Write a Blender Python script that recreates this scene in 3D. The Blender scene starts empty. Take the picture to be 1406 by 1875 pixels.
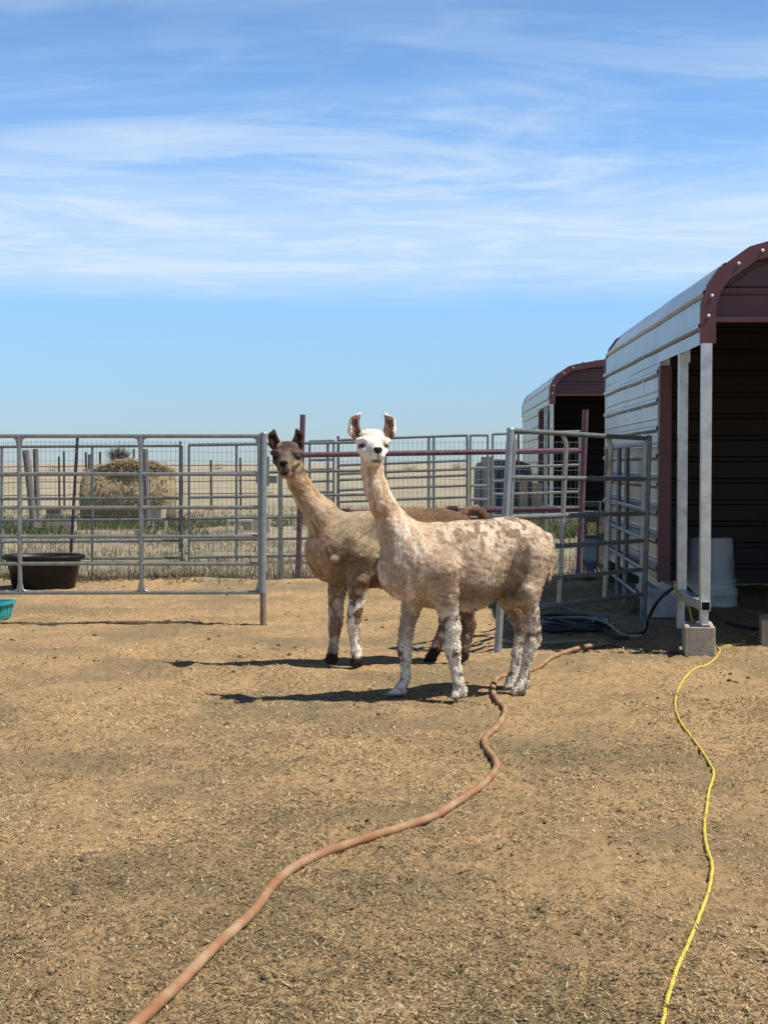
import bpy, math, random
import numpy as np
from mathutils import Vector, Matrix

rad = math.radians
SC = bpy.context.scene
COL = SC.collection
random.seed(7)
RNG = np.random.default_rng(11)

# ------------------------------------------------------------------ camera
F = 2600.0                    # focal length in photo pixels (1406 wide)
CH = 1.30                     # eye height
PITCH = math.atan(88.5 / F)
cam_d = bpy.data.cameras.new('camera')
cam = bpy.data.objects.new('camera', cam_d)
COL.objects.link(cam)
cam.location = (0, 0, CH)
cam.rotation_euler = (rad(90) - PITCH, 0, 0)
cam_d.sensor_fit = 'HORIZONTAL'
cam_d.sensor_width = 36.0
cam_d.lens = F / 1406.0 * 36.0
cam_d.clip_start = 0.05
cam_d.clip_end = 20000
SC.camera = cam

# ------------------------------------------------------------------ light
SUN_EL, SUN_SIDE = rad(61), rad(16)      # from the right, a little towards the camera
sdir = Vector((math.cos(SUN_EL) * math.cos(SUN_SIDE), -math.cos(SUN_EL) * math.sin(SUN_SIDE), math.sin(SUN_EL)))
sl = bpy.data.lights.new('sun', 'SUN')
sl.energy = 5.0
sl.angle = rad(0.5)
sl.color = (1.0, 0.94, 0.85)
so = bpy.data.objects.new('sun', sl)
so.rotation_euler = sdir.to_track_quat('Z', 'Y').to_euler()
so.location = (20, -5, 30)
COL.objects.link(so)

SC.view_settings.view_transform = 'Standard'
SC.view_settings.look = 'None'
SC.view_settings.exposure = 0.40
SC.view_settings.gamma = 1.0
SC.view_settings.use_curve_mapping = False
SC.cycles.max_bounces = 6
SC.cycles.transparent_max_bounces = 8

W = bpy.data.worlds.new('World')
SC.world = W
W.use_nodes = True
wn, wl = W.node_tree.nodes, W.node_tree.links
wn.clear()
def N(nodes, t, **kw):
    n = nodes.new(t)
    for k, v in kw.items():
        setattr(n, k, v)
    return n
out = N(wn, 'ShaderNodeOutputWorld')
bg = N(wn, 'ShaderNodeBackground')
bg.inputs['Strength'].default_value = 0.094
sky = N(wn, 'ShaderNodeTexSky')
sky.sky_type = 'NISHITA'
sky.sun_disc = False
sky.sun_elevation = SUN_EL
sky.sun_rotation = math.atan2(sdir.x, sdir.y)
sky.altitude = 1200
sky.air_density = 1.0
sky.dust_density = 0.35
sky.ozone_density = 3.0
tc = N(wn, 'ShaderNodeTexCoord')
sep = N(wn, 'ShaderNodeSeparateXYZ')
wl.new(tc.outputs['Generated'], sep.inputs[0])
def wmath(op, a, b=None, c=None):
    n = N(wn, 'ShaderNodeMath', operation=op)
    for i, v in enumerate((a, b, c)):
        if v is None: continue
        if isinstance(v, (int, float)): n.inputs[i].default_value = v
        else: wl.new(v, n.inputs[i])
    return n.outputs[0]
zc = wmath('MAXIMUM', sep.outputs['Z'], 0.0)
zz = wmath('ADD', zc, 0.03)
u = wmath('DIVIDE', sep.outputs['X'], zz)
v = wmath('DIVIDE', sep.outputs['Y'], zz)
def cloud(su, sv, off, detail, rough, lo, hi, dist=0.6):
    cb = N(wn, 'ShaderNodeCombineXYZ')
    wl.new(wmath('MULTIPLY', u, su), cb.inputs[0])
    wl.new(wmath('MULTIPLY', v, sv), cb.inputs[1])
    cb.inputs[2].default_value = off
    nz = N(wn, 'ShaderNodeTexNoise')
    nz.inputs['Scale'].default_value = 1.0
    nz.inputs['Detail'].default_value = detail
    nz.inputs['Roughness'].default_value = rough
    nz.inputs['Distortion'].default_value = dist
    wl.new(cb.outputs[0], nz.inputs['Vector'])
    mr = N(wn, 'ShaderNodeMapRange', interpolation_type='SMOOTHSTEP')
    mr.inputs['From Min'].default_value = lo
    mr.inputs['From Max'].default_value = hi
    wl.new(nz.outputs['Fac'], mr.inputs['Value'])
    return mr.outputs[0]
def band(z0, z1, z2, z3):      # rises z0..z1, falls z2..z3 (sine of elevation)
    a = N(wn, 'ShaderNodeMapRange', interpolation_type='SMOOTHSTEP')
    a.inputs['From Min'].default_value = z0; a.inputs['From Max'].default_value = z1
    wl.new(zw, a.inputs['Value'])
    b = N(wn, 'ShaderNodeMapRange', interpolation_type='SMOOTHSTEP')
    b.inputs['From Min'].default_value = z2; b.inputs['From Max'].default_value = z3
    b.inputs['To Min'].default_value = 1; b.inputs['To Max'].default_value = 0
    wl.new(zw, b.inputs['Value'])
    return wmath('MULTIPLY', a.outputs[0], b.outputs[0])
# the band edges waver with direction
nb = N(wn, 'ShaderNodeTexNoise'); nb.inputs['Scale'].default_value = 7.0; nb.inputs['Detail'].default_value = 5
mp = N(wn, 'ShaderNodeMapping'); mp.inputs['Scale'].default_value = (1, 1, 5)
wl.new(tc.outputs['Generated'], mp.inputs[0]); wl.new(mp.outputs[0], nb.inputs['Vector'])
zw = wmath('ADD', sep.outputs['Z'], wmath('MULTIPLY', wmath('SUBTRACT', nb.outputs['Fac'], 0.5), 0.035))
c1 = cloud(0.8, 1.6, 3.1, 9, 0.60, 0.43, 0.68, .9)
c2 = cloud(2.4, 3.6, 8.7, 9, 0.64, 0.44, 0.72, 1.0)
c3 = cloud(0.28, 0.75, 1.3, 4, 0.5, 0.42, 0.62)
low = wmath('MULTIPLY', band(0.106, 0.138, 0.155, 0.225), wmath('ADD', wmath('ADD', wmath('MULTIPLY', c1, 0.35), wmath('MULTIPLY', c2, .30)), 0.52))
wisps = wmath('MULTIPLY', band(0.16, 0.21, 0.42, 0.65), wmath('MULTIPLY', wmath('ADD', wmath('MULTIPLY', c1, 0.6), wmath('MULTIPLY', c2, 0.25)), wmath('ADD', c3, 0.18)))
cl = wmath('MINIMUM', wmath('ADD', low, wmath('MULTIPLY', wisps, 0.72)), 0.9)
hs = N(wn, 'ShaderNodeHueSaturation')
hs.inputs['Saturation'].default_value = 1.0
wl.new(sky.outputs[0], hs.inputs['Color'])
tint = N(wn, 'ShaderNodeMix', data_type='RGBA', blend_type='MULTIPLY')
tint.inputs[0].default_value = 1.0
tg = N(wn, 'ShaderNodeMix', data_type='RGBA')
tgr = N(wn, 'ShaderNodeMapRange', interpolation_type='SMOOTHSTEP')
tgr.inputs['From Min'].default_value = -0.02; tgr.inputs['From Max'].default_value = 0.20
wl.new(sep.outputs['Z'], tgr.inputs['Value']); wl.new(tgr.outputs[0], tg.inputs[0])
tg.inputs[6].default_value = (0.56, 0.68, 0.90, 1)       # clean dry air near the horizon
tg.inputs[7].default_value = (1.12, 1.36, 1.52, 1)
zg = N(wn, 'ShaderNodeMapRange', interpolation_type='SMOOTHSTEP')
zg.inputs['From Min'].default_value = 0.22; zg.inputs['From Max'].default_value = 0.6
wl.new(sep.outputs['Z'], zg.inputs['Value'])
tz = N(wn, 'ShaderNodeMix', data_type='RGBA')
wl.new(zg.outputs[0], tz.inputs[0]); wl.new(tg.outputs[2], tz.inputs[6])
tz.inputs[7].default_value = (0.42, 0.52, 0.62, 1)       # deep high plains zenith
wl.new(tz.outputs[2], tint.inputs[7])
wl.new(hs.outputs[0], tint.inputs[6])
cmix = N(wn, 'ShaderNodeMix', data_type='RGBA')
wl.new(cl, cmix.inputs[0])
wl.new(tint.outputs[2], cmix.inputs[6])
cmix.inputs[7].default_value = (5.6, 6.7, 7.9, 1)
wl.new(cmix.outputs[2], bg.inputs['Color'])
wl.new(bg.outputs[0], out.inputs[0])

# ------------------------------------------------------------------ helpers
cp, sp_ = math.cos(PITCH), math.sin(PITCH)
def ray(px, py):
    a, b = (px - 703) / F, (937.5 - py) / F
    return Vector((a, cp + b * sp_, -sp_ + b * cp))
def at(px, py, Y):
    d = ray(px, py)
    t = Y / d.y
    return Vector((d.x * t, Y, CH + d.z * t))
def gnd(px, py, z=0.0):
    d = ray(px, py)
    t = (z - CH) / d.z
    return Vector((d.x * t, d.y * t, z))

def _hash(ix, iy, iz, seed):
    h = (ix.astype(np.int64) * 374761393 + iy.astype(np.int64) * 668265263 + iz.astype(np.int64) * 2147483647 + seed * 974711) & 0xFFFFFFFF
    h = ((h ^ (h >> 13)) * 1274126177) & 0xFFFFFFFF
    h = (h ^ (h >> 16)) & 0xFFFFFFFF
    return h.astype(np.float64) / 0xFFFFFFFF
def vnoise(x, y, z=0.0, seed=0):
    x = np.asarray(x, float); y = np.asarray(y, float); z = np.broadcast_to(np.asarray(z, float), x.shape)
    ix, iy, iz = np.floor(x), np.floor(y), np.floor(z)
    fx, fy, fz = x - ix, y - iy, z - iz
    fx, fy, fz = [t * t * (3 - 2 * t) for t in (fx, fy, fz)]
    r = 0
    for dx in (0, 1):
        for dy in (0, 1):
            for dz in (0, 1):
                w = (fx if dx else 1 - fx) * (fy if dy else 1 - fy) * (fz if dz else 1 - fz)
                r = r + w * _hash(ix + dx, iy + dy, iz + dz, seed)
    return r
def fbm(x, y, z=0.0, seed=0, oct=4):
    r, a, s, t = 0, 0.5, 1.0, 0
    for o in range(oct):
        r = r + a * vnoise(np.asarray(x) * s, np.asarray(y) * s, np.asarray(z) * s, seed + o * 17)
        t += a; a *= 0.5; s *= 2.03
    return r / t

MATW = {}                      # world matrix of each parent we made
def wm(o):
    return MATW.get(o.name, Matrix.Identity(4)) if o else Matrix.Identity(4)
def tag(o, label=None, cat=None, group=None, kind=None):
    if label: o['label'] = label
    if cat: o['category'] = cat
    if group: o['group'] = group
    if kind: o['kind'] = kind
    return o
def thing(name, label, cat, loc=(0, 0, 0), rz=0.0, group=None):
    o = bpy.data.objects.new(name, None)
    COL.objects.link(o)
    o.location = loc; o.rotation_euler = (0, 0, rz)
    o.empty_display_size = 0.1
    MATW[o.name] = Matrix.Translation(Vector(loc)) @ Matrix.Rotation(rz, 4, 'Z')
    return tag(o, label, cat, group)
def link_mesh(name, me, parent=None):
    o = bpy.data.objects.new(name, me)
    COL.objects.link(o)
    if parent:
        o.parent = parent
        MATW[o.name] = wm(parent)
    return o

class MB:
    def __init__(s):
        s.v, s.f, s.sm = [], [], []
    def add(s, vs, fs, smooth=False):
        b = len(s.v)
        s.v += [Vector(p) for p in vs]
        s.f += [tuple(i + b for i in q) for q in fs]
        s.sm += [smooth] * len(fs)
        return s
    def box(s, c, d, R=None, bev=0.0):
        x, y, z = d[0] / 2, d[1] / 2, d[2] / 2
        b = min(bev, x * .9, y * .9, z * .9)
        if b <= 0:
            vs = [Vector((i * x, j * y, k * z)) for i in (-1, 1) for j in (-1, 1) for k in (-1, 1)]
            fs = [(0, 1, 3, 2), (4, 6, 7, 5), (0, 4, 5, 1), (2, 3, 7, 6), (0, 2, 6, 4), (1, 5, 7, 3)]
        else:
            vs, idx = [], {}
            for i in (-1, 1):
                for j in (-1, 1):
                    for k in (-1, 1):
                        idx[(i, j, k)] = len(vs)
                        vs += [Vector((i * x, j * (y - b), k * (z - b))), Vector((i * (x - b), j * y, k * (z - b))), Vector((i * (x - b), j * (y - b), k * z))]
            fs = []
            g = lambda i, j, k, a: idx[(i, j, k)] + a
            for i in (-1, 1):
                fs.append((g(i, -1, -1, 0), g(i, 1, -1, 0), g(i, 1, 1, 0), g(i, -1, 1, 0))[::i])
                fs.append((g(-1, i, -1, 1), g(1, i, -1, 1), g(1, i, 1, 1), g(-1, i, 1, 1))[::-i])
                fs.append((g(-1, -1, i, 2), g(1, -1, i, 2), g(1, 1, i, 2), g(-1, 1, i, 2))[::i])
                for j in (-1, 1):
                    fs.append((g(i, j, -1, 0), g(i, j, 1, 0), g(i, j, 1, 1), g(i, j, -1, 1))[::i * j])
                    fs.append((g(i, -1, j, 0), g(i, 1, j, 0), g(i, 1, j, 2), g(i, -1, j, 2))[::-i * j])
                    fs.append((g(-1, i, j, 1), g(1, i, j, 1), g(1, i, j, 2), g(-1, i, j, 2))[::i * j])
                    for k in (-1, 1):
                        fs.append((g(i, j, k, 0), g(i, j, k, 1), g(i, j, k, 2))[::i * j * k])
        c = Vector(c)
        s.add([(R @ p if R else p) + c for p in vs], fs)
        return s
    def tube(s, pts, r, n=10, caps=True, smooth=True, closed=False, sq=False, phase=0.0):
        pts = [Vector(p) for p in pts]
        m = len(pts)
        rs = r if isinstance(r, (list, tuple)) else [r] * m
        T = []
        for i in range(m):
            a = pts[i - 1] if (i > 0 or closed) else pts[i]
            b = pts[(i + 1) % m] if (i < m - 1 or closed) else pts[i]
            T.append((b - a).normalized())
        up = Vector((0, 0, 1)) if abs(T[0].z) < 0.9 else Vector((0, 1, 0))
        nrm = (up - T[0] * up.dot(T[0])).normalized()
        vs, fs = [], []
        for i in range(m):
            nrm = (nrm - T[i] * nrm.dot(T[i])).normalized()
            bn = T[i].cross(nrm)
            for k in range(n):
                a = 2 * math.pi * k / n + (math.pi / 4 if sq else phase)
                q = rs[i] * (math.sqrt(2) if sq else 1)
                vs.append(pts[i] + (nrm * math.cos(a) + bn * math.sin(a)) * q)
        for i in range(m if closed else m - 1):
            j = (i + 1) % m
            for k in range(n):
                l = (k + 1) % n
                fs.append((i * n + k, i * n + l, j * n + l, j * n + k))
        s.add(vs, fs, smooth and not sq)
        if caps and not closed:
            s.add([vs[k] for k in range(n)], [tuple(range(n))[::-1]])
            s.add([vs[(m - 1) * n + k] for k in range(n)], [tuple(range(n))])
        return s
    def sqtube(s, a, b, w):
        return s.tube([a, b], w / 2, n=4, sq=True)
    def lathe(s, prof, c, n=40, sx=1.0, sy=1.0, smooth=True, rz=0.0):
        c = Vector(c); vs, fs = [], []
        for (r, z) in prof:
            for k in range(n):
                a = 2 * math.pi * k / n
                x, y = r * math.cos(a) * sx, r * math.sin(a) * sy
                vs.append(c + Vector((x * math.cos(rz) - y * math.sin(rz), x * math.sin(rz) + y * math.cos(rz), z)))
        for i in range(len(prof) - 1):
            for k in range(n):
                l = (k + 1) % n
                fs.append((i * n + k, i * n + l, (i + 1) * n + l, (i + 1) * n + k))
        s.add(vs, fs, smooth)
        return s
    def build(s, name, mat, parent=None, local=False):
        me = bpy.data.meshes.new(name)
        M = Matrix.Identity(4) if local else wm(parent).inverted()
        me.from_pydata([M @ p for p in s.v], [], s.f)
        me.polygons.foreach_set('use_smooth', s.sm)
        me.materials.append(mat)
        me.update()
        return link_mesh(name, me, parent)

def np_mesh(name, V, faces, mat, col=None, parent=None, smooth=True):
    """faces: list of int arrays (n,k)"""
    me = bpy.data.meshes.new(name)
    V = np.asarray(V, np.float32)
    if parent is not None:
        Mi = np.array(wm(parent).inverted())
        V = (V @ Mi[:3, :3].T + Mi[:3, 3]).astype(np.float32)
    me.vertices.add(len(V)); me.vertices.foreach_set('co', V.ravel())
    loops = np.concatenate([f.ravel() for f in faces]).astype(np.int32)
    tot = np.concatenate([np.full(len(f), f.shape[1]) for f in faces]).astype(np.int32)
    st = np.concatenate([[0], np.cumsum(tot)[:-1]]).astype(np.int32)
    me.loops.add(len(loops)); me.loops.foreach_set('vertex_index', loops)
    me.polygons.add(len(tot)); me.polygons.foreach_set('loop_start', st); me.polygons.foreach_set('loop_total', tot)
    me.polygons.foreach_set('use_smooth', np.full(len(tot), smooth))
    me.update(calc_edges=True); me.validate()
    if col is not None:
        at_ = me.color_attributes.new('Col', 'FLOAT_COLOR', 'POINT')
        c4 = np.ones((len(V), 4), np.float32); c4[:, :3] = col
        at_.data.foreach_set('color', c4.ravel())
    me.materials.append(mat)
    return link_mesh(name, me, parent)

def smooth_path(pts, sub=6, jit=0.0):
    pts = [Vector(p) for p in pts]; out_ = []
    for i in range(len(pts) - 1):
        p0, p1, p2, p3 = pts[max(i - 1, 0)], pts[i], pts[i + 1], pts[min(i + 2, len(pts) - 1)]
        for k in range(sub):
            t = k / sub
            out_.append(0.5 * ((2 * p1) + (p2 - p0) * t + (2 * p0 - 5 * p1 + 4 * p2 - p3) * t * t + (3 * p1 - p0 - 3 * p2 + p3) * t ** 3))
    out_.append(pts[-1])
    return out_

# ------------------------------------------------------------------ materials
def new_mat(name):
    m = bpy.data.materials.new(name); m.use_nodes = True
    nt = m.node_tree
    return m, nt.nodes, nt.links, nt.nodes['Principled BSDF']
def pmat(name, c1, c2=None, scale=8.0, rough=0.6, metal=0.0, bump=0.0, bscale=None, detail=5, stretch=(1, 1, 1), lo=0.35, hi=0.65, c3=None, s3=2.0, l3=0.55, h3=0.7, spec=0.5, dist=0.01):
    m, n, l, b = new_mat(name)
    b.inputs['Roughness'].default_value = rough
    b.inputs['Metallic'].default_value = metal
    b.inputs['Specular IOR Level'].default_value = spec
    t = n.new('ShaderNodeTexCoord'); mp_ = n.new('ShaderNodeMapping')
    mp_.inputs['Scale'].default_value = stretch
    l.new(t.outputs['Object'], mp_.inputs[0])
    nz = n.new('ShaderNodeTexNoise'); nz.inputs['Scale'].default_value = scale; nz.inputs['Detail'].default_value = detail
    l.new(mp_.outputs[0], nz.inputs['Vector'])
    mr = n.new('ShaderNodeMapRange'); mr.inputs['From Min'].default_value = lo; mr.inputs['From Max'].default_value = hi
    l.new(nz.outputs['Fac'], mr.inputs['Value'])
    mx = n.new('ShaderNodeMix'); mx.data_type = 'RGBA'
    l.new(mr.outputs[0], mx.inputs[0])
    mx.inputs[6].default_value = (*c1, 1); mx.inputs[7].default_value = (*(c2 or [k * .8 for k in c1]), 1)
    col = mx.outputs[2]
    if c3:
        n3 = n.new('ShaderNodeTexNoise'); n3.inputs['Scale'].default_value = s3; n3.inputs['Detail'].default_value = 6
        l.new(mp_.outputs[0], n3.inputs['Vector'])
        r3 = n.new('ShaderNodeMapRange'); r3.inputs['From Min'].default_value = l3; r3.inputs['From Max'].default_value = h3
        l.new(n3.outputs['Fac'], r3.inputs['Value'])
        m3 = n.new('ShaderNodeMix'); m3.data_type = 'RGBA'
        l.new(r3.outputs[0], m3.inputs[0]); l.new(col, m3.inputs[6]); m3.inputs[7].default_value = (*c3, 1)
        col = m3.outputs[2]
    l.new(col, b.inputs['Base Color'])
    if bump:
        nb_ = n.new('ShaderNodeTexNoise'); nb_.inputs['Scale'].default_value = bscale or scale * 3; nb_.inputs['Detail'].default_value = 6
        l.new(mp_.outputs[0], nb_.inputs['Vector'])
        bp = n.new('ShaderNodeBump'); bp.inputs['Strength'].default_value = bump; bp.inputs['Distance'].default_value = dist
        l.new(nb_.outputs['Fac'], bp.inputs['Height']); l.new(bp.outputs[0], b.inputs['Normal'])
    return m
def attr_mat(name, rough=0.9, bump=0.0, bscale=200, stretch=(1, 1, 1), trans=0.0, spec=0.2, var=0.0, dist=0.004):
    m, n, l, b = new_mat(name)
    a = n.new('ShaderNodeAttribute'); a.attribute_name = 'Col'
    b.inputs['Roughness'].default_value = rough
    b.inputs['Specular IOR Level'].default_value = spec
    col = a.outputs['Color']
    t = n.new('ShaderNodeTexCoord'); mp_ = n.new('ShaderNodeMapping'); mp_.inputs['Scale'].default_value = stretch
    l.new(t.outputs['Object'], mp_.inputs[0])
    if var:
        nz = n.new('ShaderNodeTexNoise'); nz.inputs['Scale'].default_value = bscale * .6; nz.inputs['Detail'].default_value = 4
        l.new(mp_.outputs[0], nz.inputs['Vector'])
        mr = n.new('ShaderNodeMapRange'); mr.inputs['From Min'].default_value = .3; mr.inputs['From Max'].default_value = .7
        mr.inputs['To Min'].default_value = 1 - var; mr.inputs['To Max'].default_value = 1 + var
        l.new(nz.outputs['Fac'], mr.inputs['Value'])
        vm = n.new('ShaderNodeVectorMath'); vm.operation = 'SCALE'
        l.new(col, vm.inputs[0]); l.new(mr.outputs[0], vm.inputs['Scale'])
        col = vm.outputs[0]
    l.new(col, b.inputs['Base Color'])
    if bump:
        nb_ = n.new('ShaderNodeTexNoise'); nb_.inputs['Scale'].default_value = bscale; nb_.inputs['Detail'].default_value = 5
        l.new(mp_.outputs[0], nb_.inputs['Vector'])
        bp = n.new('ShaderNodeBump'); bp.inputs['Strength'].default_value = bump; bp.inputs['Distance'].default_value = dist
        l.new(nb_.outputs['Fac'], bp.inputs['Height']); l.new(bp.outputs[0], b.inputs['Normal'])
    if trans:
        tr = n.new('ShaderNodeBsdfTranslucent'); l.new(col, tr.inputs[0])
        ms = n.new('ShaderNodeMixShader'); ms.inputs[0].default_value = trans
        l.new(b.outputs[0], ms.inputs[1]); l.new(tr.outputs[0], ms.inputs[2])
        l.new(ms.outputs[0], n['Material Output'].inputs[0])
    return m

M_galv = pmat('galvanised_pipe', (.22, .24, .225), (.30, .32, .30), 18, .36, .6, .15, 60, c3=(.22, .17, .12), s3=5, l3=.66, h3=.8)
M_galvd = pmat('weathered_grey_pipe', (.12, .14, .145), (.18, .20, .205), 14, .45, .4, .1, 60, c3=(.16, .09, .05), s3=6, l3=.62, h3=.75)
M_postg = pmat('galvanised_post', (.26, .29, .30), (.34, .37, .37), 16, .45, .45, .1, 60)
M_rust = pmat('rusty_pipe', (.16, .12, .09), (.24, .18, .13), 30, .8, .1, .3)
M_purple = pmat('maroon_painted_pipe', (.115, .045, .075), (.15, .07, .10), 12, .42, .0, .08, 50, c3=(.20, .12, .13), s3=9, l3=.6, h3=.8)
M_trim = pmat('maroon_trim', (.085, .026, .030), (.11, .036, .038), 6, .5, .0, .05, 30)
M_sheet = pmat('pale_steel_sheet', (.30, .31, .315), (.355, .365, .368), 3, .30, .62, .02, 4, c3=(.24, .245, .24), s3=2.2, l3=.5, h3=.75)
M_inshade = pmat('shade_darkened_inner_sheet', (.030, .021, .019), (.042, .029, .026), 3, .55, .0, .03, 6)  # maroon brown, darkened so the colour carries the shade inside the shed
M_gable = pmat('maroon_gable_sheet', (.07, .028, .036), (.085, .036, .042), 3, .5, .0, .03, 6)
M_tubeg = pmat('galvanised_square_tube', (.46, .49, .48), (.58, .60, .58), 14, .38, .6, .12, 50, c3=(.36, .38, .37), s3=8, l3=.5, h3=.7)
M_hole = pmat('tube_inside_shade', (.03, .02, .02), (.04, .03, .03), 8, .9)
M_conc = pmat('concrete_block', (.36, .32, .26), (.27, .24, .19), 16, .95, 0, .6, 90, c3=(.42, .38, .32), s3=5, l3=.5, h3=.7)
M_concg = pmat('grey_concrete', (.46, .46, .44), (.34, .34, .32), 14, .95, 0, .5, 70)
M_black = pmat('black_plastic', (.009, .009, .010), (.015, .015, .015), 9, .45, 0, .1, 20, c3=(.028, .028, .027), s3=6, l3=.6, h3=.8, spec=.2)
M_teal = pmat('teal_plastic', (.008, .27, .30), (.012, .33, .35), 9, .4, 0, .05)
M_white = pmat('white_plastic', (.64, .64, .60), (.56, .56, .53), 4, .5, 0, .05, 20, c3=(.30, .30, .26), s3=3, l3=.55, h3=.75)
M_hose = pmat('dusty_red_hose', (.25, .118, .058), (.29, .15, .08), 14, .85, 0, .3, 80, c3=(.35, .235, .135), s3=9, l3=.42, h3=.66, spec=.25)
M_hosek = pmat('black_hose', (.016, .017, .022), (.03, .03, .035), 10, .4, 0, .1, c3=(.05, .045, .04), s3=6, l3=.62, h3=.78)
M_hoseg = pmat('grey_hose', (.22, .18, .14), (.30, .25, .19), 10, .7)
M_yel = pmat('yellow_cord', (.66, .54, .06), (.58, .44, .07), 40, .55, 0, .2, 200)
M_wood = pmat('weathered_wood', (.19, .17, .16), (.11, .10, .095), 5, .9, 0, .5, 20, stretch=(6, 6, .6))
M_board = pmat('tan_board', (.42, .34, .22), (.33, .26, .16), 5, .9, 0, .3, 20, stretch=(6, 6, .6))
M_tpost = pmat('black_steel_post', (.022, .022, .024), (.05, .04, .035), 12, .6, .2)
M_wire = pmat('fence_wire', (.16, .16, .16), (.22, .21, .20), 20, .5, .4)
M_blue = pmat('blue_plastic', (.05, .10, .17), (.035, .07, .12), 5, .5)
M_tarp = pmat('navy_tarp', (.020, .034, .062), (.035, .05, .08), 4, .6, 0, .6, 6, dist=.05)
M_bluebox = pmat('teal_blue_paint', (.03, .10, .18), (.025, .08, .14), 5, .5)
M_grass = attr_mat('dry_grass_blades', .9, trans=.2)
M_green = attr_mat('green_grass_blades', .8, trans=.3)
M_hay = attr_mat('hay', .9, trans=.15)
M_haybody = pmat('packed_hay', (.42, .33, .19), (.28, .21, .115), 9, .95, 0, .9, 30, stretch=(1, 1, 4), dist=.03)
M_fleece = attr_mat('llama_coat', .95, .55, 120, (1.6, 1.6, .35), var=.30, spec=.12, dist=.005)
M_fur = attr_mat('llama_wool_tufts', .95, trans=.25, spec=.1)
M_dung = pmat('dung_clods', (.075, .05, .032), (.12, .085, .055), 30, .95, 0, .5)
M_twig = attr_mat('dry_twigs', .9, trans=.2)

# ------------------------------------------------------------------ ground
FENCE_Y = 15.6
def gh(x, y):
    x = np.asarray(x, float); y = np.asarray(y, float)
    near = np.clip((60 - y) / 30, 0, 1)
    h = (fbm(x * .7, y * .7, 0, 3, 3) - .5) * .05 + (fbm(x * 3.1, y * 3.1, 0, 5, 3) - .5) * .035 + (vnoise(x * 14, y * 14, 0, 9) - .5) * .014
    h = h + ((vnoise(x * 30, y * 30, 0, 19) - .5) * .018 + (vnoise(x * 58, y * 58, 0, 23) - .5) * .011) * np.clip((17 - y) / 4, 0, 1) * np.clip(fbm(x * 1.3, y * 1.3, 0, 27, 2) * 3 - .8, .25, 1)
    bank = .05 * np.exp(-((y - FENCE_Y - .05 * np.sin(x * 2)) / .28) ** 2) * (0.4 + vnoise(x * 2.2, y * 0, 0, 4))
    return h * near + bank
def axis(segs):
    r = [segs[0][0]]
    for a, b, s0, s1 in segs:
        xx, st = a, s0
        n = max(1, int(round((b - a) / ((s0 + s1) / 2))))
        w = np.linspace(s0, s1, n); w = w / w.sum() * (b - a)
        r += list(a + np.cumsum(w))
    return np.array(r)
gx = axis([(-3000, -200, 600, 100), (-200, -12, 40, 2), (-12, -4, 1, .1), (-4, -2.4, .05, .02), (-2.4, 2.6, .0165, .0165), (2.6, 4.6, .02, .05), (4.6, 12, .1, 1), (12, 200, 2, 40), (200, 3000, 100, 600)])
gy = axis([(-60, 0, 10, 2), (0, 2.6, .5, .1), (2.6, 7, .0145, .018), (7, 17, .022, .06), (17, 40, .1, 1.2), (40, 300, 2, 40), (300, 6000, 60, 900)])
GX, GY = np.meshgrid(gx, gy)
V = np.stack([GX.ravel(), GY.ravel(), gh(GX.ravel(), GY.ravel())], 1)
nx, ny = len(gx), len(gy)
ii = (np.arange(ny - 1)[:, None] * nx + np.arange(nx - 1)[None, :]).ravel()
Q = np.stack([ii, ii + 1, ii + nx + 1, ii + nx], 1)

m, n, l, b = new_mat('dry_paddock_ground')
b.inputs['Roughness'].default_value = 0.97
b.inputs['Specular IOR Level'].default_value = 0.1
geo = n.new('ShaderNodeNewGeometry')
def noise(scale, detail=6, rough=.55, stretch=None):
    q = n.new('ShaderNodeTexNoise'); q.inputs['Scale'].default_value = scale; q.inputs['Detail'].default_value = detail; q.inputs['Roughness'].default_value = rough
    if stretch:
        w = n.new('ShaderNodeMapping'); w.inputs['Scale'].default_value = stretch
        l.new(geo.outputs['Position'], w.inputs[0]); l.new(w.outputs[0], q.inputs['Vector'])
    else:
        l.new(geo.outputs['Position'], q.inputs['Vector'])
    return q.outputs['Fac']
def mrange(v, a, bb, c=0, d=1):
    q = n.new('ShaderNodeMapRange'); q.inputs['From Min'].default_value = a; q.inputs['From Max'].default_value = bb
    q.inputs['To Min'].default_value = c; q.inputs['To Max'].default_value = d
    l.new(v, q.inputs['Value']); return q.outputs[0]
def mixc(f, a, bb):
    q = n.new('ShaderNodeMix'); q.data_type = 'RGBA'
    l.new(f, q.inputs[0])
    for i, c in ((6, a), (7, bb)):
        if isinstance(c, tuple): q.inputs[i].default_value = (*c, 1)
        else: l.new(c, q.inputs[i])
    return q.outputs[2]
dirt = mixc(mrange(noise(2.2), .38, .62), (.52, .340, .172), (.43, .285, .145))
dirt = mixc(mrange(noise(.9, 6, .62), .47, .60), dirt, (.285, .212, .115))
dirt = mixc(mrange(noise(26, 5, .7), .50, .63), dirt, (.26, .185, .105))
dirt = mixc(mrange(noise(58, 6, .75), .57, .68), dirt, (.23, .16, .085))
dirt = mixc(mrange(noise(85, 4, .6), .60, .70), dirt, (.56, .43, .255))
field = mixc(mrange(noise(.35, 6, .6, (1, .35, 1)), .35, .65), (.36, .315, .22), (.28, .245, .165))
field = mixc(mrange(noise(5, 5, .7, (1, .3, 1)), .5, .7), field, (.24, .205, .135))
sepp = n.new('ShaderNodeSeparateXYZ'); l.new(geo.outputs['Position'], sepp.inputs[0])
gr = n.new('ShaderNodeMath'); gr.operation = 'ADD'
l.new(sepp.outputs['Y'], gr.inputs[0]); l.new(mrange(noise(.9), 0, 1, -.9, .9), gr.inputs[1])
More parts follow.
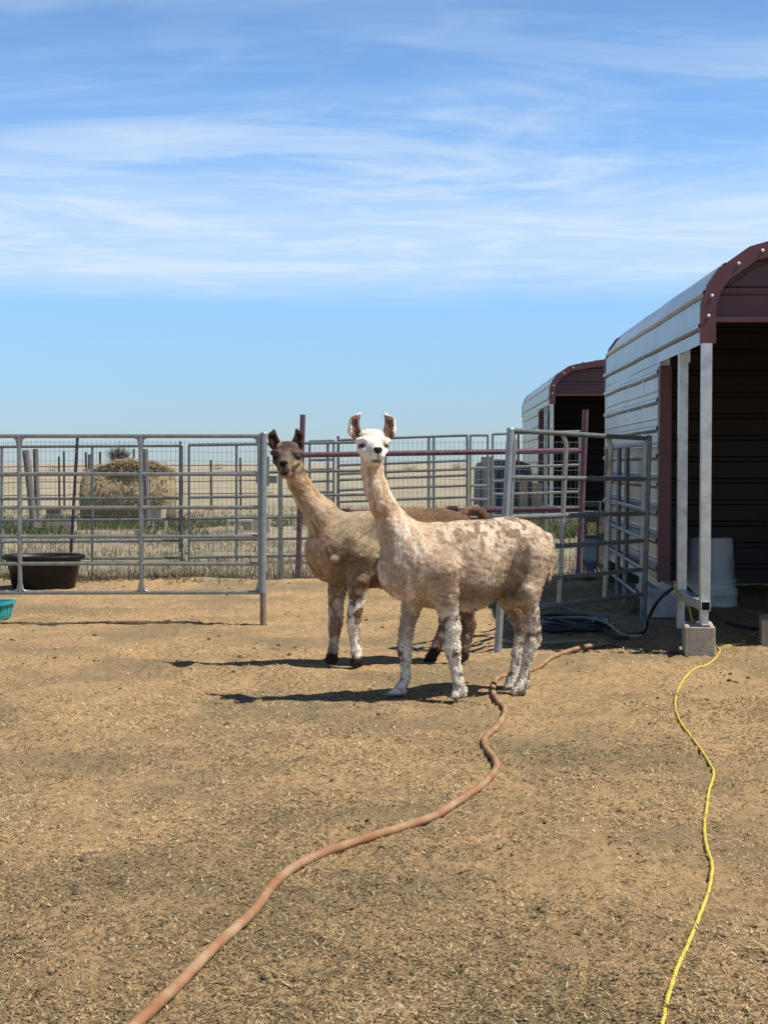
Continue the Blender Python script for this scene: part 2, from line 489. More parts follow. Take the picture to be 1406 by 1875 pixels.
col = mixc(mrange(gr.outputs[0], FENCE_Y - .1, FENCE_Y + .25), dirt, field)
l.new(col, b.inputs['Base Color'])
bp = n.new('ShaderNodeBump'); bp.inputs['Strength'].default_value = 1.0; bp.inputs['Distance'].default_value = .03
l.new(noise(45, 8, .7), bp.inputs['Height']); l.new(bp.outputs[0], b.inputs['Normal'])
tag(np_mesh('ground', V, [Q], m), kind='structure')

# ------------------------------------------------------------------ grass
def blades(P, L, Wd, lean, az, bend, colr):
    """P (n,3) bases; 5-vertex bent blades"""
    k = len(P)
    d = np.stack([np.cos(az), np.sin(az), np.zeros(k)], 1)
    sd = np.stack([-np.sin(az), np.cos(az), np.zeros(k)], 1)
    upv = np.array([0, 0, 1.0])
    a1 = lean; a2 = lean + bend
    mid = P + (d * np.sin(a1)[:, None] + upv * np.cos(a1)[:, None]) * (L * .5)[:, None]
    tip = mid + (d * np.sin(a2)[:, None] + upv * np.cos(a2)[:, None]) * (L * .5)[:, None]
    w = Wd[:, None] * .5
    V = np.stack([P - sd * w, P + sd * w, mid + sd * w * .9, mid - sd * w * .9, tip], 1).reshape(-1, 3)
    i = np.arange(k) * 5
    q = np.stack([i, i + 1, i + 2, i + 3], 1); t = np.stack([i + 3, i + 2, i + 4], 1)
    return V, [q, t], np.repeat(colr, 5, 0)
def pick(pal, k, jit=.18):
    pal = np.array(pal); c = pal[RNG.integers(0, len(pal), k)]
    return c * (1 + (RNG.random((k, 1)) - .5) * 2 * jit)

# short matted dead grass over the paddock
k = 420000
yy = 1 / (1 / 2.7 + RNG.random(k) * (1 / 15.4 - 1 / 2.7))
yy = np.where(RNG.random(k) < .25, 2.7 + RNG.random(k) * 12.7, yy)
xx = (RNG.random(k) * 2 - 1) * (yy * .30 + .5)
dens = fbm(xx * 1.1, yy * 1.1, 0, 21, 3) * .55 + fbm(xx * 6, yy * 6, 0, 33, 2) * .45
far = np.clip((yy - 6.3) / 4.0, 0, 1)
keep = RNG.random(k) < np.clip((dens - .36 - .04 * far) * 3.2, .08, .8) * (1 - .80 * far)
xx, yy = xx[keep], yy[keep]; k = len(xx)
P = np.stack([xx, yy, gh(xx, yy) + .001], 1)
sc = np.clip(yy / 5.0, .8, 2.0)
tone = fbm(xx * .8, yy * .8, 0, 44, 3)
colr = pick([(.54, .41, .215), (.48, .35, .18), (.64, .51, .30), (.31, .22, .11), (.36, .27, .145), (.25, .185, .10)], k)
dk = RNG.random(k) < np.clip((tone - .45) * 4.5, .04, .62)
colr[dk] = pick([(.14, .11, .06), (.11, .105, .055), (.17, .13, .075), (.20, .15, .085)], int(dk.sum()))
V, fs, cc = blades(P, (.010 + .020 * RNG.random(k) ** 2) * sc ** .5, (.0022 + .0028 * RNG.random(k)) * sc, 1.12 + RNG.random(k) * .40, RNG.random(k) * 6.283, RNG.random(k) * 1.1 - .65, colr)
tag(np_mesh('dead_grass', V, fs, M_grass, cc), 'short matted dead grass over the sandy paddock', 'grass', kind='stuff')

# taller dry grass beyond the mesh fence
k = 70000
yy = FENCE_Y + .05 + (RNG.random(k) ** 1.6) * 26
xx = (RNG.random(k) * 2 - 1) * (yy * .30 + 1)
keep = (fbm(xx * .9, yy * .9, 0, 61, 3) > .40) | (yy < FENCE_Y + .9)
keep &= ~((yy > 24) & (yy < 30) & (RNG.random(k) < .4))
xx, yy = xx[keep], yy[keep]; k = len(xx)
P = np.stack([xx, yy, gh(xx, yy) - .005], 1)
V, fs, cc = blades(P, (.05 + .16 * RNG.random(k) ** 1.8) * np.where(yy < FENCE_Y + .8, .9, .8), .006 + .007 * RNG.random(k) + (yy - 15) * .0003, RNG.random(k) * .7, RNG.random(k) * 6.283, RNG.random(k) * .9,
                   pick([(.34, .285, .185), (.28, .235, .155), (.40, .34, .22), (.19, .155, .10), (.25, .215, .15)], k))
tag(np_mesh('tall_dry_grass', V, fs, M_grass, cc), 'knee high dry straw grass beyond the wire mesh fence', 'grass', kind='stuff')

k = 5000
yy = FENCE_Y + RNG.normal(0, .13, k); xx = (RNG.random(k) * 2 - 1) * 5.6
keep = fbm(xx * 1.6, yy * 1.2, 0, 66, 3) > .44
xx, yy = xx[keep], yy[keep]; k = len(xx)
V, fs, cc = blades(np.stack([xx, yy, gh(xx, yy) - .003], 1), .04 + .07 * RNG.random(k), .006 + .008 * RNG.random(k), .3 + RNG.random(k) * 1.1, RNG.random(k) * 6.283, RNG.random(k) * .9,
                   pick([(.12, .085, .05), (.17, .125, .075), (.085, .07, .04), (.24, .18, .11)], k))
tag(np_mesh('weeds', V, fs, M_grass, cc), 'dark dead weeds caught along the foot of the wire mesh fence', 'weeds', kind='stuff')

# green strip by the blocks
k = 52000
yy = 24.3 + RNG.random(k) * 7.5
xx = (RNG.random(k) * 2 - 1) * (yy * .30 + 1)
g = fbm(xx * .45, yy * .45, 0, 71, 3)
keep = g > (.47 + .2 * np.abs((yy - 27.5) / 4.5) ** 2)
xx, yy = xx[keep], yy[keep]; k = len(xx)
P = np.stack([xx, yy, gh(xx, yy) - .005], 1)
V, fs, cc = blades(P, .08 + .20 * RNG.random(k), .010 + .012 * RNG.random(k), RNG.random(k) * .8, RNG.random(k) * 6.283, RNG.random(k) * .9,
                   pick([(.055, .085, .028), (.075, .105, .035), (.10, .125, .05), (.19, .18, .09)], k))
tag(np_mesh('green_grass', V, fs, M_green, cc), 'strip of fresh green grass around the far concrete blocks', 'grass', kind='stuff')

# clods
mbs = MB()
def lump(mb, c, r, sq=.6, n1=7, n2=5, amp=.35):
    vs, fs = [], []
    ph = random.random() * 50
    for i in range(n2 + 1):
        th = math.pi * i / n2
        for j in range(n1):
            a = 2 * math.pi * j / n1
            rr = r * (1 + amp * (random.random() - .5) * 2)
            vs.append(Vector((c[0] + rr * math.sin(th) * math.cos(a), c[1] + rr * math.sin(th) * math.sin(a), c[2] + rr * sq * math.cos(th))))
    for i in range(n2):
        for j in range(n1):
            k_ = (j + 1) % n1
            fs.append((i * n1 + j, (i + 1) * n1 + j, (i + 1) * n1 + k_, i * n1 + k_))
    mb.add(vs, fs, True)
for q in range(260):
    y = 1 / (1 / 3.0 + random.random() * (1 / 15.2 - 1 / 3.0)) if q % 2 else 8 + random.random() * 7
    x = (random.random() * 2 - 1) * (y * .3 + .3)
    if float(fbm(np.array([x * .8]), np.array([y * .8]), 0, 90, 2)[0]) < .45: continue
    for e in range(random.choice((1, 1, 2, 4))):
        r = (.004 + .010 * random.random() ** 2) * (.75 if y < 6 else 1.15)
        xe, ye = x + random.gauss(0, .05), y + random.gauss(0, .05)
        lump(mbs, (xe, ye, float(gh([xe], [ye])[0]) + r * .3), r)
tag(mbs.build('dung_clods', M_dung), 'small dark dung clods scattered over the paddock', 'dung', kind='stuff')

# ------------------------------------------------------------------ carport sheds
def arc_profile(pts, step):
    out_ = []
    for i in range(len(pts) - 1):
        a, b_ = Vector(pts[i]), Vector(pts[i + 1])
        nseg = max(1, int((b_ - a).length / step))
        out_ += [a + (b_ - a) * (k / nseg) for k in range(nseg)]
    out_.append(Vector(pts[-1]))
    return out_
def ribbed(prof, pitch=.229, h=.021, w=.05, s0=.1):
    """2-D polyline (x,z) -> polyline with trapezoid ribs raised to its left"""
    ptsd, acc, s_next = [], 0.0, s0
    prof = [Vector(p) for p in prof]
    for i in range(len(prof) - 1):
        a, b_ = prof[i], prof[i + 1]; L = (b_ - a).length
        t = (b_ - a) / L; nr = Vector((-t.y, t.x))
        ptsd.append(a)
        while s_next + w < acc + L:
            q = s_next - acc
            if q > 0.004:
                for mo in (-.076 + w * .5, -.15 + w * .5):
                    if q + mo - .012 > (ptsd[-1] - a).length + .004 and q + mo > .02:
                        ptsd += [a + t * (q + mo - .012), a + t * (q + mo) + nr * .005, a + t * (q + mo + .012)] if mo < -.1 else []
                if h > .02: ptsd += [a + t * (q - .013), a + t * (q - .012) - nr * .016, a + t * (q - .002) - nr * .016] if q > .03 else []
                ptsd += [a + t * q, a + t * (q + w * .28) + nr * h, a + t * (q + w * .72) + nr * h, a + t * (q + w)]
            s_next += pitch
        # small minor ribs are left to the dents
        acc += L
    ptsd.append(prof[-1])
    return ptsd
def sheet(mb, prof, y0, y1, ny=10, amp=.003, seed=1):
    n_ = len(prof); ys = np.linspace(y0, y1, ny + 1)
    vs, fs = [], []
    for j, y in enumerate(ys):
        for i, p in enumerate(prof):
            d = (float(vnoise(np.array([p.x * 2.5 + p.y * 3]), np.array([y * 2.2]), 0, seed)[0]) - .5) * 2 * amp
            vs.append(Vector((p.x - d, y, p.y + d)))
    for j in range(ny):
        for i in range(n_ - 1):
            a = j * n_ + i
            fs.append((a, a + n_, a + n_ + 1, a + 1))
    mb.add(vs, fs)

PROF = [(0, 2.38), (.035, 2.50), (.105, 2.60), (.31, 2.745), (.45, 2.785), (1.8, 3.02)]
def shed(label, loc, rz, s, Wd, L, bays, open_bays, gable=True):
    root = thing('carport_shed', label, 'shed', loc, rz)
    def done(mb, name, mat, parent=root):
        for p in mb.v: p *= s
        return mb.build(name, mat, parent, local=True)
    half = PROF[:-1] + [(Wd / 2, 2.785 + .17 * (Wd / 2 - .45))]
    full = half + [(Wd - x, z) for x, z in half[:-1][::-1]]
    post, zb = .066, .325
    ys = [L * i / bays for i in range(bays + 1)]
    # posts
    for i, y in enumerate(ys):
        for x in (0, Wd):
            mb = MB(); mb.sqtube((x, y, zb + .033), (x, y, 2.12), post)
            if i in (0, 1): mb.sqtube((x, y, zb + .034), (x, y, zb + .20), post - .012)
            done(mb, 'post', M_tubeg)
        mb = MB()
        mb.tube([(x + (.02 if x < Wd / 2 else -.02), y + (.02 if i == 0 else 0), z - .045) for x, z in [(0, 2.1)] + full + [(Wd, 2.1)]], .028, 4, sq=True)
        if i: done(mb, 'roof_bow', M_tubeg)
    # base rails: open square tube
    for x in (0, Wd):
        mb = MB(); w = post / 2; t_ = .005
        y0, y1 = -.045, L
        for (cx, cz, dx, dz) in ((-w + t_ / 2, 0, t_, post - .001), (w - t_ / 2, 0, t_, post - .001), (0, -w + t_ / 2, post - 2 * t_, t_), (0, w - t_ / 2, post - 2 * t_, t_)):
            mb.box((x + cx, (y0 + y1) / 2, zb + cz), (dx, y1 - y0, dz))
        r = done(mb, 'base_rail', M_tubeg)
        mb = MB(); mb.box((x, y0 + .05, zb), (post - .012, .01, post - .012)); done(mb, 'tube_end_shade', M_hole, r)  # dark plate stands for the shade inside the open tube
    # roof and side sheets
    mb = MB()
    prof = ribbed([Vector((-.036, 2.12))] + [Vector((x - .036 if x == 0 else x - .02, z + .02)) for x, z in half] + [Vector((Wd - x + .02, z + .02)) for x, z in half[:-1][::-1]] + [Vector((Wd + .036, 2.12))])
    sheet(mb, prof, .012, L + .02, 14, .004, 3)
    done(mb, 'roof_sheet', M_sheet)
    mb = MB()
    sheet(mb, ribbed([Vector((-.033, .36)), Vector((-.033, 2.15))], s0=.06), ys[open_bays], L, 10, .004, 5)
    done(mb, 'side_wall_sheet', M_sheet)
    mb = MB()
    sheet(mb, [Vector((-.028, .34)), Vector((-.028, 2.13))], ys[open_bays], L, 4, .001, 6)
    done(mb, 'side_wall_shade_sheet', M_inshade)  # added sheet, coloured dark for the shade on the wall's inner side
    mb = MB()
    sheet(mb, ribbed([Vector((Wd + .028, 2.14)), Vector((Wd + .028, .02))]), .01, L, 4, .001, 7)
    done(mb, 'right_wall_sheet', M_inshade)
    # inner faces of the roof: added sheet, its dark colour holds the shade
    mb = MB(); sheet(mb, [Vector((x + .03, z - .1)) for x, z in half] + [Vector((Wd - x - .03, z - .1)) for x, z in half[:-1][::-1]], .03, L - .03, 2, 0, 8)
    done(mb, 'roof_shade_sheet', M_inshade)
    def gable_rows(y, z0, flip):
        mb = MB(); vs, fs = [], []
        zs = []
        z = z0
        ztop = half[-1][1] - .01
        while z < ztop:
            zs += [(z, 0), (z + .15, 0), (z + .165, .018), (z + .20, .018), (z + .215, 0)]
            z += .229
        zs = [q for q in zs if q[0] < ztop] + [(ztop, 0)]
        def xin(z):
            if z <= half[0][1]: return 0.01
            for i in range(len(half) - 1):
                (xa, za), (xb, zb_) = half[i], half[i + 1]
                if za <= z <= zb_: return xa + (xb - xa) * (z - za) / (zb_ - za) + .005
            return Wd / 2 - .01
        for z, d in zs:
            xi = xin(z); vs += [Vector((xi, y + d * flip, z)), Vector((Wd - xi, y + d * flip, z))]
        for i in range(len(zs) - 1): fs.append((2 * i, 2 * i + 1, 2 * i + 3, 2 * i + 2))
        mb.add(vs, fs); return mb
    done(gable_rows(L - .04, .02, -1), 'back_wall_sheet', M_inshade)
    if gable:
        done(gable_rows(.05, 2.30, -1), 'gable_sheet', M_gable)
        mb = MB(); mb.box((Wd / 2, .035, 2.285), (Wd - .06, .05, .035)); done(mb, 'header_beam', M_trim)
    # front and back bands
    for y, w in ((-.012, .105), (L + .03, .09)):
        outer = [Vector((-.045, 2.12)), Vector((-.045, 2.385))] + [Vector((x - .03, z + .03)) for x, z in half[1:]]
        outer += [Vector((Wd - p.x, p.y)) for p in outer[::-1][1:]]
        inner = []
        for i, p in enumerate(outer):
            a = outer[max(i - 1, 0)]; c = outer[min(i + 1, len(outer) - 1)]
            t = (c - a).normalized(); inner.append(p + Vector((t.y, -t.x)) * w)
        mb = MB(); vs, fs = [], []
        for p, q in zip(outer, inner):
            vs += [Vector((p.x, y - .012, p.y)), Vector((q.x, y - .012, q.y)), Vector((p.x, y + .03, p.y)), Vector((q.x, y + .03, q.y))]
        for i in range(len(outer) - 1):
            a, c = i * 4, i * 4 + 4
            fs += [(a, a + 1, c + 1, c), (a + 2, c + 2, c + 3, a + 3), (a, c, c + 2, a + 2), (a + 1, a + 3, c + 3, c + 1)]
        fs += [(0, 2, 3, 1), (len(vs) - 4, len(vs) - 3, len(vs) - 1, len(vs) - 2)]
        mb.add(vs, fs)
        tr = done(mb, 'front_trim' if y < 1 else 'back_trim', M_trim)
        if y < 1:
            for i in range(len(outer) - 1):
                a, c = (outer[i] + inner[i]) / 2, (outer[i + 1] + inner[i + 1]) / 2
                if (c - a).length > 2: fr = [.25, .5, .75]
                else: fr = [.5] if i != 0 else [.72]
                if i in (2, len(outer) - 4): continue
                for f_ in fr:
                    q = a + (c - a) * f_
                    mb = MB(); mb.lathe([(.012, 0), (.0125, .004), (.006, .010), (0, .011)], (0, 0, 0), 8)
                    for p in mb.v:
                        p.x, p.y, p.z = q.x + p.x, y - .012 - p.z, q.y + p.y
                    done(mb, 'screw', M_white, tr)
    # trim at the start of the side wall
    y = ys[open_bays]
    mb = MB(); mb.box((.004, y - .055, 1.215), (.098, .115, 1.75), bev=.006)
    tr = done(mb, 'corner_trim', M_trim)
    for z in (.62, 1.0, 1.72):
        mb = MB(); mb.lathe([(.009, 0), (.006, .008), (0, .009)], (0, 0, 0), 8)
        for p in mb.v: p.x, p.y, p.z = p.x + .01, y - .10 - p.z, z + p.y
        done(mb, 'screw', M_white, tr)
    return root, s
S1 = (2.2, 9.72, 0)
S1R = -math.atan(.20 / 5.5)
shed1, _ = shed('white sided carport shed with maroon arched trim, nearest the camera', S1, S1R, 1.0, 3.66, 5.5, 6, 2)
A2 = at(1010, 740, 29.5)
s2 = A2.z / 2.12
shed('smaller looking carport shed with maroon roof edge, farther back behind the near shed', (A2.x, 29.5, 0), -rad(2.0), s2, 5.2, 9.0 / s2, 6, 2)
def shed1_world(x, y, z):
    return wm(shed1) @ Vector((x, y, z))

# concrete blocks
def block_mesh(mb, Lx=.195, Ly=.395, H=.195):
    t = .032
    mb.box((-Lx / 2 + t / 2, 0, H / 2), (t, Ly, H), bev=.004)
    mb.box((Lx / 2 - t / 2, 0, H / 2), (t, Ly, H), bev=.004)
    for y in (-Ly / 2 + t / 2, 0, Ly / 2 - t / 2):
        mb.box((0, y, H / 2 - .001), (Lx - 2 * t + .004, t, H - .002), bev=.003)
    return mb
BLOCK = None
def block(label, loc, rz=0.0, s=1.0, tilt=None, mat=None, group=None):
    global BLOCK
    if BLOCK is None:
        o = block_mesh(MB()).build('concrete_block', M_conc, None, local=True); BLOCK = o
    else:
        o = BLOCK.copy(); COL.objects.link(o)
    if mat:
        o.data = o.data.copy(); o.data.materials[0] = mat
    o.location = loc; o.scale = (s, s, s)
    o.rotation_euler = (tilt[0] if tilt else 0, tilt[1] if tilt else 0, rz)
    return tag(o, label, 'concrete block', group)
p = gnd(1282, 1203)
block('sunlit tan concrete block under the front corner post of the near shed', (p.x + .03, p.y + .197, .0), rad(-9), 1.02)
p = gnd(1424, 1186)
block('tan concrete block cut by the right edge, beside the yellow cord loop', (p.x + .03, p.y + .2, 0), rad(-12), 1.0)
p = gnd(1213, 1131)
block('grey concrete block in shade below the second shed post', (p.x + .0, p.y + .2, 0), rad(4), 1.02, mat=M_concg)
# flat dark paver resting on the shaded block
mb = MB(); mb.box((0, 0, .03), (.20, .30, .055), bev=.006)
o = tag(mb.build('paver', M_concg), 'thin grey paver lying on the shaded concrete block beside the corner trim', 'paver')
o.location = (p.x - .02, p.y + .26, .195); o.rotation_euler = (rad(4), rad(-3), rad(20))
# stub between the front block and the base rail (part of the shed)
for (x, y) in ((0, .03), (0, .96)):
    mb = MB(); mb.sqtube((x, y, .06), (x, y, .291), .055); mb.build('ground_stub', M_tubeg, shed1, local=True)

# ------------------------------------------------------------------ upturned white tub, by the posts
c = gnd(1311, 1116)
mb = MB()
mb.lathe([(0, .632), (.185, .632), (.197, .622), (.222, .26), (.238, .255), (.238, .235), (.226, .228), (.229, .17), (.246, .165), (.246, .15), (.236, .143), (.250, .138), (.250, .120), (.240, .112), (.243, .02), (.245, 0), (.23, 0)], (c.x, c.y + .25, 0), 48)
tag(mb.build('plastic_tub', M_white), 'upturned white plastic tub with ribbed rim standing inside the near shed', 'tub')

# ------------------------------------------------------------------ gate on the left
def dz(px, py, Y): return at(px, py, Y)
GYD = 11.42
root = thing('tube_gate', 'galvanised tube gate with six rails standing across the left side', 'gate', (at(258, 1087, GYD).x, GYD, 0))
zr = [at(258, q, GYD).z for q in (798.5, 868.5, 929, 982.5, 1033, 1085)]
X1 = at(476, 900, GYD).x
xs = [at(q, 900, GYD).x for q in (35.5, 258)]
X0 = xs[0] - (xs[1] - xs[0]) * 1.03
R_ = .0155
def uprights_x(): return [X0] + xs + [X1]
ux = [X0] + xs
for i, z in enumerate(zr):
    mb = MB()
    a, e = X0, X1
    mb.tube([(a, GYD, z), ((a + e) / 2, GYD, z + .004 * math.sin(i * 2)), (e, GYD, z)], R_ if i not in (0,) else .016, 10)
    mb.build('rail', M_galv, root)
for x in ux + [X1 - .004]:
    mb = MB(); mb.tube([(x, GYD, zr[-1]), (x, GYD, zr[0])], .0178, 10)
    u_ = mb.build('upright', M_galv, root)
    for s in (-1, 1):
        if x == X1 - .004 and s > 0: continue
        for zt, d in ((zr[0], -1), (zr[-1], 1)):
            mb = MB()
            pts = [(x + s * .075, GYD, zt), (x + s * .045, GYD, zt + d * .004), (x + s * .018, GYD, zt + d * .022), (x + s * .006, GYD, zt + d * .075)]
            mb.tube(pts, .0140, 8); mb.build('corner_bend', M_galv, u_)
for z in zr:
    mb = MB(); mb.box((X1 + .012, GYD, z), (.03, .03, .045), bev=.004); mb.build('hinge_bracket', M_galvd, root)
# gate post
b0, t0 = gnd(481.5, 1145), at(483.5, 793, 11.42)
root = thing('steel_post', 'round grey steel post with rusty foot at the end of the left gate', 'post', b0)
mb = MB(); mb.tube([b0 + (t0 - b0) * .17, t0], .0245, 14); mb.lathe([(.0255, -.006), (.024, .006), (0, .012)], t0, 14)
mb.build('shaft', M_postg, root)
mb = MB(); mb.tube([b0 - Vector((0, 0, .05)), b0 + (t0 - b0) * .171], .0243, 14); mb.build('rusty_foot', M_rust, root)
mb = MB(); mb.tube([at(491, 836, 11.5), at(490, 890, 11.5)], .012, 8)
mb.build('hinge_pin', M_galv, root)
mb = MB(); mb.box(at(488, 878, 11.5), (.17, .012, .06)); mb.build('latch_plate', M_galvd, root)

# ------------------------------------------------------------------ wire mesh fence
Y = FENCE_Y
root = thing('wire_mesh_fence', 'wire mesh fence with black and grey posts running behind the left gate', 'fence', (at(500, 1065, Y).x, Y, 0))
xa, xb = at(-120, 900, Y).x, at(1064, 900, Y).x
zt, zb_ = at(300, 804, Y).z, .03
mb = MB()
w_ = .0021
x = xa
while x < xb:
    j = random.gauss(0, .002)
    mb.tube([(x, Y, zb_), (x + j, Y + .006 * math.sin(x * 7), (zt + zb_) / 2), (x + j * .5, Y, zt - .02 * abs(math.sin(x * 1.1)))], w_, 3, caps=False)
    x += .051
z = zb_
while z < zt + .02:
    pts = [(xa + (xb - xa) * i / 30, Y, z + .007 * math.sin(i * 1.3 + z * 9)) for i in range(31)]
    mb.tube(pts, w_ * 1.15, 3, caps=False)
    z += .10
mb.build('wire_mesh', M_wire, root)
def post_px(name, mat, root, top, bot, Y, r, sq=False):
    a, b_ = at(*bot, Y), at(*top, Y)
    mb = MB()
    if sq: mb.tube([a, b_], r, 4, sq=True)
    else: mb.tube([a, b_], r, 10)
    return mb.build(name, mat, root)
post_px('leaning_post', M_tpost, root, (142, 799), (127, 1066), Y + .03, .017)
post_px('post', M_galv, root, (513, 862), (514, 1066), Y + .03, .023)
post_px('post', M_galvd, root, (167, 830), (170, 1066), Y + .03, .010)

# ------------------------------------------------------------------ maroon pipe fence
root = thing('pipe_fence', 'maroon painted pipe fence of two posts and two rails behind the llamas', 'fence', (at(800, 1063, Y).x, Y + .1, 0))
Yp = Y + .1
post_px('post', M_purple, root, (554.5, 759), (545, 1066), Yp, .031)
post_px('post', M_purple, root, (1072, 750), (1059, 1056), Yp, .034)
mb = MB(); mb.tube([at(556, 833, Yp), at(800, 829, Yp), at(1066, 825, Yp)], .030, 12); mb.build('rail', M_purple, root)
mb = MB(); mb.tube([at(552, 938, Yp), at(700, 938, Yp), at(1064, 931, Yp)], .030, 12); rl = mb.build('rail', M_purple, root)
mb = MB(); mb.tube([at(576, 936.5, Yp - .02), at(640, 936.5, Yp - .02)], .034, 12); mb.build('rubber_sleeve', M_tpost, rl)
mb = MB(); mb.tube([at(818, 933, Yp - .02), at(838, 932.5, Yp - .02)], .038, 12); mb.build('rubber_sleeve', M_tpost, rl)

# ------------------------------------------------------------------ grey panels behind
def corral_panel(label, xpx, Yd, tops, rails, ups, mat=M_galvd, r=.019, ru=.017, group=None, bottom=None, rot=0.0):
    """xpx=(left,right); tops=(y at left, y at right); rails at y offsets from top; ups=pixel x of uprights"""
    root = thing('corral_fence', label, 'fence', (at((xpx[0] + xpx[1]) / 2, 900, Yd).x, Yd, 0), 0, group)
    def pt(px, off, yy=None):
        f_ = (px - xpx[0]) / (xpx[1] - xpx[0])
        Yq = Yd + rot * (f_ - .5)
        return at(px, tops[0] + (tops[1] - tops[0]) * f_ + off, Yq)
    for o in rails:
        mb = MB(); mb.tube([pt(xpx[0], o), pt((xpx[0] + xpx[1]) / 2, o + random.uniform(-.6, .6)), pt(xpx[1], o)], r, 8); mb.build('rail', mat, root)
    for u_ in ups:
        t = pt(u_, 0); bo = pt(u_, rails[-1])
        if bottom: bo = Vector((bo.x, bo.y, bottom))
        mb = MB(); mb.tube([bo, t], ru, 8); mb.build('upright', mat, root)
    return root
RL = [0, 52, 96, 135, 174, 206]
corral_panel('grey pipe corral panel standing in the tall grass left of the hay bale', (-170, 333), 18.6, (819, 816), RL, (-165, 3, 169, 333), group=None, bottom=.02)
corral_panel('grey pipe corral panel between the hay bale and the dark llama', (345, 690), 18.5, (815, 809), RL, (346, 433, 512, 600, 690), bottom=.02)
RL2 = [0, 12, 47, 61, 73, 95, 112]
corral_panel('slim grey far pipe panel between the two llama heads', (566, 612), 20.4, (808, 807), [0, 34, 52, 74, 94, 106, 160], (567, 611), bottom=.02)
corral_panel('long grey pipe panel seen right of the white llama neck', (619, 856), 20.5, (806, 797), [0, 46, 62, 73, 92, 113, 150], (620, 706, 785, 794, 855), bottom=.02)
corral_panel('short grey pipe panel left of the leaning gate post before the second shed', (860, 894), 20.3, (797, 797), [0, 60, 92, 118, 150], (861, 893), mat=M_galv, bottom=.02)
corral_panel('grey pipe panel in front of the second shed behind the right gate', (901, 1062), 20.0, (795, 790), [0, 32, 61, 86, 110, 150], (902, 1000, 1061), mat=M_galv, bottom=.02)
# thin steel posts among the panels
for px, yt, lab in ((619, 798, 'thin dark steel post between the two far panels'), (930, 790, 'thin dark steel post just left of the leaning gate post'), (949, 788, 'thin dark steel post just right of the leaning gate post'), (330, 808, 'thin dark steel post beside the panel joint right of the hay bale')):
    Yq = 20.8
    a, t = at(px, 849, Yq), at(px, yt, Yq)
    mb = MB(); mb.tube([(a.x - .01, Yq, 0), t], .018, 6); tag(mb.build('steel_post', M_tpost), lab, 'post')

# ------------------------------------------------------------------ corral gate on the right
Zn, Zf = 9.88, 11.42
nb0, nt0 = gnd(910.5, 1190), at(935, 785, 9.86)
root = thing('leaning_post', 'leaning round galvanised post behind the white llama rump', 'post', nb0)
mb = MB(); mb.tube([nb0 - Vector((0, 0, .06)), nt0], .0265, 14); mb.lathe([(.028, -.01), (.027, .004), (0, .012)], nt0, 14); mb.build('shaft', M_postg, root)
fb, ft = at(1177, 1142, Zf), at(1187.5, 799, Zf)
root = thing('corner_post', 'dark grey corner post in shade beside the near shed wall', 'post', fb)
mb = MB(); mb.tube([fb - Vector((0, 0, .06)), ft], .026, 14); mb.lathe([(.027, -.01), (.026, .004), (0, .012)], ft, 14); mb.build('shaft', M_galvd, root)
root = thing('corral_gate', 'pipe gate half in shade between the leaning post and the shed', 'gate', (1.4, 10.6, 0))
nbz, ftz = at(919, 1120, Zn), at(1177, 1088, Zf)
nT, fT = at(937, 788, Zn), at(1186, 803, Zf)
tl = []
for f_ in (0, .26, .48, .655, .84, 1.0):
    mb = MB(); a = nT.lerp(nbz, f_); e = fT.lerp(ftz, f_)
    mb.tube([a, a.lerp(e, .5) + Vector((0, 0, random.uniform(-.006, .006))), e], .0185, 10); mb.build('rail', M_galv, root)
for q in (.02, .37, .70, .985):
    mb = MB(); a = nT.lerp(fT, q); e = nbz.lerp(ftz, q); mb.tube([a + Vector((-.03 if q < .9 else 0, 0, 0)), a.lerp(e, .06), e], .0185, 10); mb.build('upright', M_galv, root)
# side panel running back along the shed
root = thing('corral_fence', 'dark ladder like pipe panel running back along the near shed wall', 'fence', (2.14, 12.8, 0))
A0, B0 = Vector((at(1183, 900, Zf).x, Zf + .05, 0)), Vector((at(1108, 900, 14.9).x, 14.9, 0))
for z in (.20, .44, .69, .93, 1.17, 1.46):
    mb = MB(); mb.tube([A0 + Vector((0, 0, z)), B0 + Vector((0, 0, z))], .019, 8); mb.build('rail', M_galvd, root)
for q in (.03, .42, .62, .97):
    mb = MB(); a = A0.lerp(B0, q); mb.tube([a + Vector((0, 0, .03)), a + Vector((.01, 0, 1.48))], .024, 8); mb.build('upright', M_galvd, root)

# ------------------------------------------------------------------ tubs
c = gnd(88, 1082)
mb = MB()
mb.lathe([(0, .02), (.30, .02), (.31, 0), (.325, .015), (.372, .27), (.385, .275), (.388, .30), (.432, .315), (.436, .345), (.425, .352), (.40, .345), (.375, .27), (.33, .05), (0, .05)], (c.x * (c.y + .3) / c.y - .045, c.y + .3, 0), 56, 1.0, .78)
root = tag(mb.build('stock_tub', M_black), 'round black rubber stock tub behind the left gate', 'tub')
c = gnd(-16, 1137)
mb = MB()
def rrect(x, y, r, n_=5):
    pts = []
    for cx, cy, a0 in ((x - r, y - r, 0), (-x + r, y - r, 90), (-x + r, -y + r, 180), (x - r, -y + r, 270)):
        pts += [(cx + r * math.cos(rad(a0 + 90 * k / n_)), cy + r * math.sin(rad(a0 + 90 * k / n_))) for k in range(n_ + 1)]
    return pts
secs = [(.19, .12, 0), (.20, .13, .01), (.215, .145, .12), (.235, .165, .125), (.235, .165, .15), (.222, .152, .15), (.205, .135, .03), (.0, .0, .03)]
vs, fs = [], []
for (x, y, z) in secs:
    vs += [(px_, py_, z) for px_, py_ in (rrect(x, y, .04) if x > .05 else rrect(.01, .01, .005))]
n_ = 24
